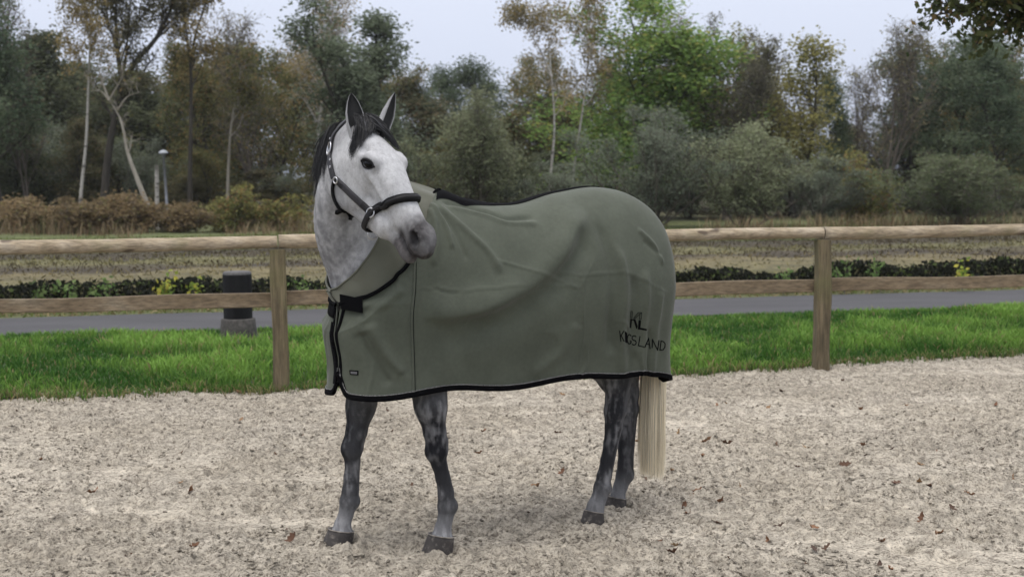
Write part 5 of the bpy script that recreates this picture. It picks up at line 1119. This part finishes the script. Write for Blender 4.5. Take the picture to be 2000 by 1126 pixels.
# embroidery: emblem and lettering
def K6(p): return (1160 + p[0] / 5.63, 560 + p[1] / 5.63)
def stitch(mb, line, wpx):
    L = np.array([K6(p) for p in line]); 
    for a, b in zip(L[:-1], L[1:]):
        n = max(2, int(np.linalg.norm(b - a) / 1.5)); t = nrm(b - a); s_ = np.array([-t[1], t[0]]) * wpx / 2
        rows = []
        for u in np.linspace(-.04, 1.04, n + 1):
            c = a + (b - a) * u; rr = []
            for k, off in ((-1, .0006), (-.7, .0022), (.7, .0022), (1, .0006)):
                p, nn = on_rug(*(c + s_ * k), off=off)
                if p is None: break
                rr.append(p)
            if len(rr) == 4: rows.append(rr)
        if len(rows) > 1: mb.grid(np.array(rows))
def arc(c, r, a0, a1, n=14, tilt=0.0):
    a = np.radians(np.linspace(a0, a1, n)); return [(c[0] + r[0] * math.cos(t) + tilt * r[1] * math.sin(t), c[1] + r[1] * math.sin(t)) for t in a]
emb = empty('dummy', (0, 0, 0)); bpy.data.objects.remove(emb)
LET = [('K', [[(284, 482), (296, 595)], [(328, 484), (290, 548)], [(301, 535), (330, 594)]]), ('I', [[(344, 494), (348, 604)]]), ('N', [[(352, 606), (353, 500), (359, 612), (360, 508)]]),
 ('G', [arc((389, 574), (24, 52), -40, -335, 16), [(411, 597), (392, 593)]]), ('S', [arc((442, 560), (24, 26), -30, -260, 10) + arc((440, 611), (25, 26), -80, 150, 10)]),
 ('L', [[(506, 543), (489, 645), (547, 657)]]), ('A', [[(560, 660), (601, 562), (617, 676)], [(577, 625), (611, 632)]]), ('N', [[(634, 680), (641, 572), (701, 694), (714, 590)]]),
 ('D', [[(737, 592), (725, 694)], [(737, 592), (765, 600), (782, 625), (779, 660), (760, 690), (725, 694)]])]
LET[7] = ('N', [[(640, 668), (643, 574), (699, 694), (713, 588)]])
for ch, strokes in LET:
    mb = MB()
    for st_ in strokes: stitch(mb, st_, 1.95 if len(st_) < 4 or ch != 'N' or st_[0][0] > 500 else 1.0)
    mb.build('lettering', M['thread'], pl)
mb = MB()
for ln in ([(405, 266), (423, 269), (419, 336), (402, 334), (405, 266)], [(438, 342), (488, 281), (526, 283), (520, 353), (500, 351), (505, 296), (452, 347), (438, 342)], [(520, 283), (512, 296)]): stitch(mb, ln, 1.0)
for ln in ([(407, 352), (397, 446)], [(413, 353), (404, 447)], [(402, 358), (442, 362)], [(440, 356), (470, 452)], [(450, 358), (476, 436)], [(497, 366), (490, 462)], [(511, 368), (503, 462)], [(488, 458), (574, 472)], [(492, 449), (572, 466)]): stitch(mb, ln, 2.4)
mb.build('emblem', M['thread'], pl)

# ================================================================== the halter
x = NT('halter_leather'); ln_ = x.tex(160, 4, .6); M['leather'] = x.set(x.ramp(ln_, [(.3, (.009, .0085, .0095)), (.7, (.020, .019, .021))]), .5, ln_, .25, .001, Specular_IOR_Level=.18)
x = NT('halter_padding'); ln_ = x.tex(300, 3); M['padding'] = x.set((.004, .004, .005), .62, ln_, .3, .001, Specular_IOR_Level=.12)
x = NT('halter_topstrap'); ln_ = x.tex(200, 4); M['topstrap'] = x.set(x.ramp(ln_, [(.3, (.022, .021, .025)), (.7, (.038, .037, .041))]), .5, ln_, .2, .001, Specular_IOR_Level=.25)
halter = empty('halter', tuple(headW((.3, 0, 0)))); tag(halter, 'dark leather halter with padded noseband on the head of the horse', 'halter')
def facepts(pxs, n=30):                            # on the near cheek, in the head frame
    r = []
    for p in (dense(pxs, n) if len(pxs) > 2 else np.linspace(pxs[0], pxs[1], n)):
        h_, n_ = hit(bvh_body, *p)
        if h_ is not None: r.append(headL(toH(h_)))
    return np.array(r)
def strap(name, L, wid, th, mat, par, off=.003, mirror=True, width_prof=None):
    obs = None
    for sg in ((1, -1) if mirror else (1,)):
        H_ = onto(headH(L * np.array([1, sg, 1])), off, 4)
        for _ in range(3): H_[1:-1] = (H_[:-2] + 2 * H_[1:-1] + H_[2:]) / 4
        H_ = push_out(H_, off, 2)
        N = grad(H_); mb = MB(); strip(mb, toW(H_), N @ HM, wid if width_prof is None else width_prof, th); obs = mb.build(name, mat, par) if obs is None else obs and mb.build(name, mat, par)
    return obs
def near(L, i): return L[i]
RING = facepts([(727, 416), (727.5, 416.5)], 2)[0]           # side ring, where noseband, cheek and chin straps meet
CHK = facepts([(657, 350), (657.5, 350.5)], 2)[0]            # upper ring below the crown strap
nb = facepts([(727, 416), (752, 398), (785, 388), (812, 388)], 24)
zt_ = np.interp(nb[-1][0], ST[:, 0], ST[:, 1])
k_ = int(np.argmin(np.abs(nb[:, 1]))) if nb[-1][1] < 0.01 else len(nb)
nb = nb[:k_] if k_ > 3 else nb
full = np.concatenate([nb, [[nb[-1][0] + .0, 0, zt_ + .01]], (nb * (1, -1, 1))[::-1]]); full = dense(full[::3], 50)
strap('noseband', full, .036, .012, M['padding'], halter, .004, False)
strap('noseband_overlay', full, .019, .016, M['leather'], halter, .004, False)
ck = facepts([(657, 350), (690, 382), (723, 413)], 24); strap('cheek_strap', ck, .030, .006, M['topstrap'], halter, .004)
strap('strap_keeper', facepts([(659, 352), (670, 363)], 8), .024, .009, M['leather'], halter, .004); strap('strap_keeper', facepts([(708, 398), (722, 412)], 8), .028, .009, M['leather'], halter, .004)
cw = facepts([(653, 347), (647, 320), (648, 285), (655, 258)], 24); top = np.array((-.055, 0, .02))
cw2 = dense(np.concatenate([cw[::4], [cw[-1] * .5 + top * .5, top]]), 40); strap('crown_strap', cw2, .030, .006, M['topstrap'], halter, .005)
jw = facepts([(655, 352), (651, 374), (658, 394), (672, 411), (692, 424)], 30)
und = np.array((.37, 0, -.25)); jw2 = dense(np.concatenate([jw[::5], [jw[-1] * .5 + und * .5 + (0, 0, -.02), und]]), 40); strap('throat_strap', jw2, .016, .007, M['padding'], halter, .005)
chn = dense(np.array([RING, RING * .75 + und * .25 + (0, .012, -.01), RING * .35 + und * .65 + (0, .012, -.02), und]), 30); strap('chin_strap', chn, .028, .006, M['leather'], halter, .012)
def ring(name, c, R_, r, N, par, sq=1.0, mat='steel'):
    N = nrm(N); a = nrm(np.cross(N, HZ)); b = np.cross(N, a); t = np.linspace(0, 2 * math.pi, 25); mb = MB()
    mb.tube(c + np.stack([a * math.cos(q) * R_ * sq + b * math.sin(q) * R_ for q in t]), r, 7, False); return mb.build(name, M[mat], par)
for sg in (1, -1):
    for L, R_, nm in ((RING, .019, 'side_ring'), (CHK + (.008, 0, .004), .013, 'cheek_ring')):
        p = onto(headH(L * np.array([1, sg, 1]))[None], .012, 4); ring(nm, toW(p)[0], R_, .0035, (grad(p) @ HM)[0], halter)
    p = onto(headH(facepts([(647.5, 291), (648, 291.5)], 2)[0] * np.array([1, sg, 1]))[None], .012, 4); n_ = (grad(p) @ HM)[0]; bk = ring('buckle', toW(p)[0], .027, .0035, n_, halter, .62)
    pn = MB(); pn.tube(np.array([toW(p)[0] + HZ * .027, toW(p)[0] + n_ * .004, toW(p)[0] - HZ * .024]), .0025, 6); pn.build('buckle_tongue', M['steel'], bk)
for y_ in (272, 312, 326):
    h_, n_ = hit(bvh_body, 649, y_)
    if h_ is not None: e = MB(); ringc = h_ + n_ * .012; ring('eyelet', ringc, .0042, .0015, n_, halter)
pu = onto(headH(und + (.01, 0, -.01))[None], .014, 4); ring('lead_ring', toW(pu)[0] - HZ * .014, .021, .0032, nrm(CAM - toW(pu)[0] + RT * 2), halter)
# ================================================================== damp autumn air between the camera and the wood
x = NT('haze_air'); x.t.nodes.remove(x.b); vp = x.n('VolumePrincipled'); vp.inputs['Color'].default_value = (.93, .95, 1, 1); vp.inputs['Density'].default_value = .0003; vp.inputs['Anisotropy'].default_value = .2
x.l(vp.outputs[0], x.o.inputs['Volume'])
mb = MB(); mb.box((0, 45, 7.4), (70, 62, 8.6)); hz = mb.build('haze', x.m, None, False); kind(hz, 'stuff')
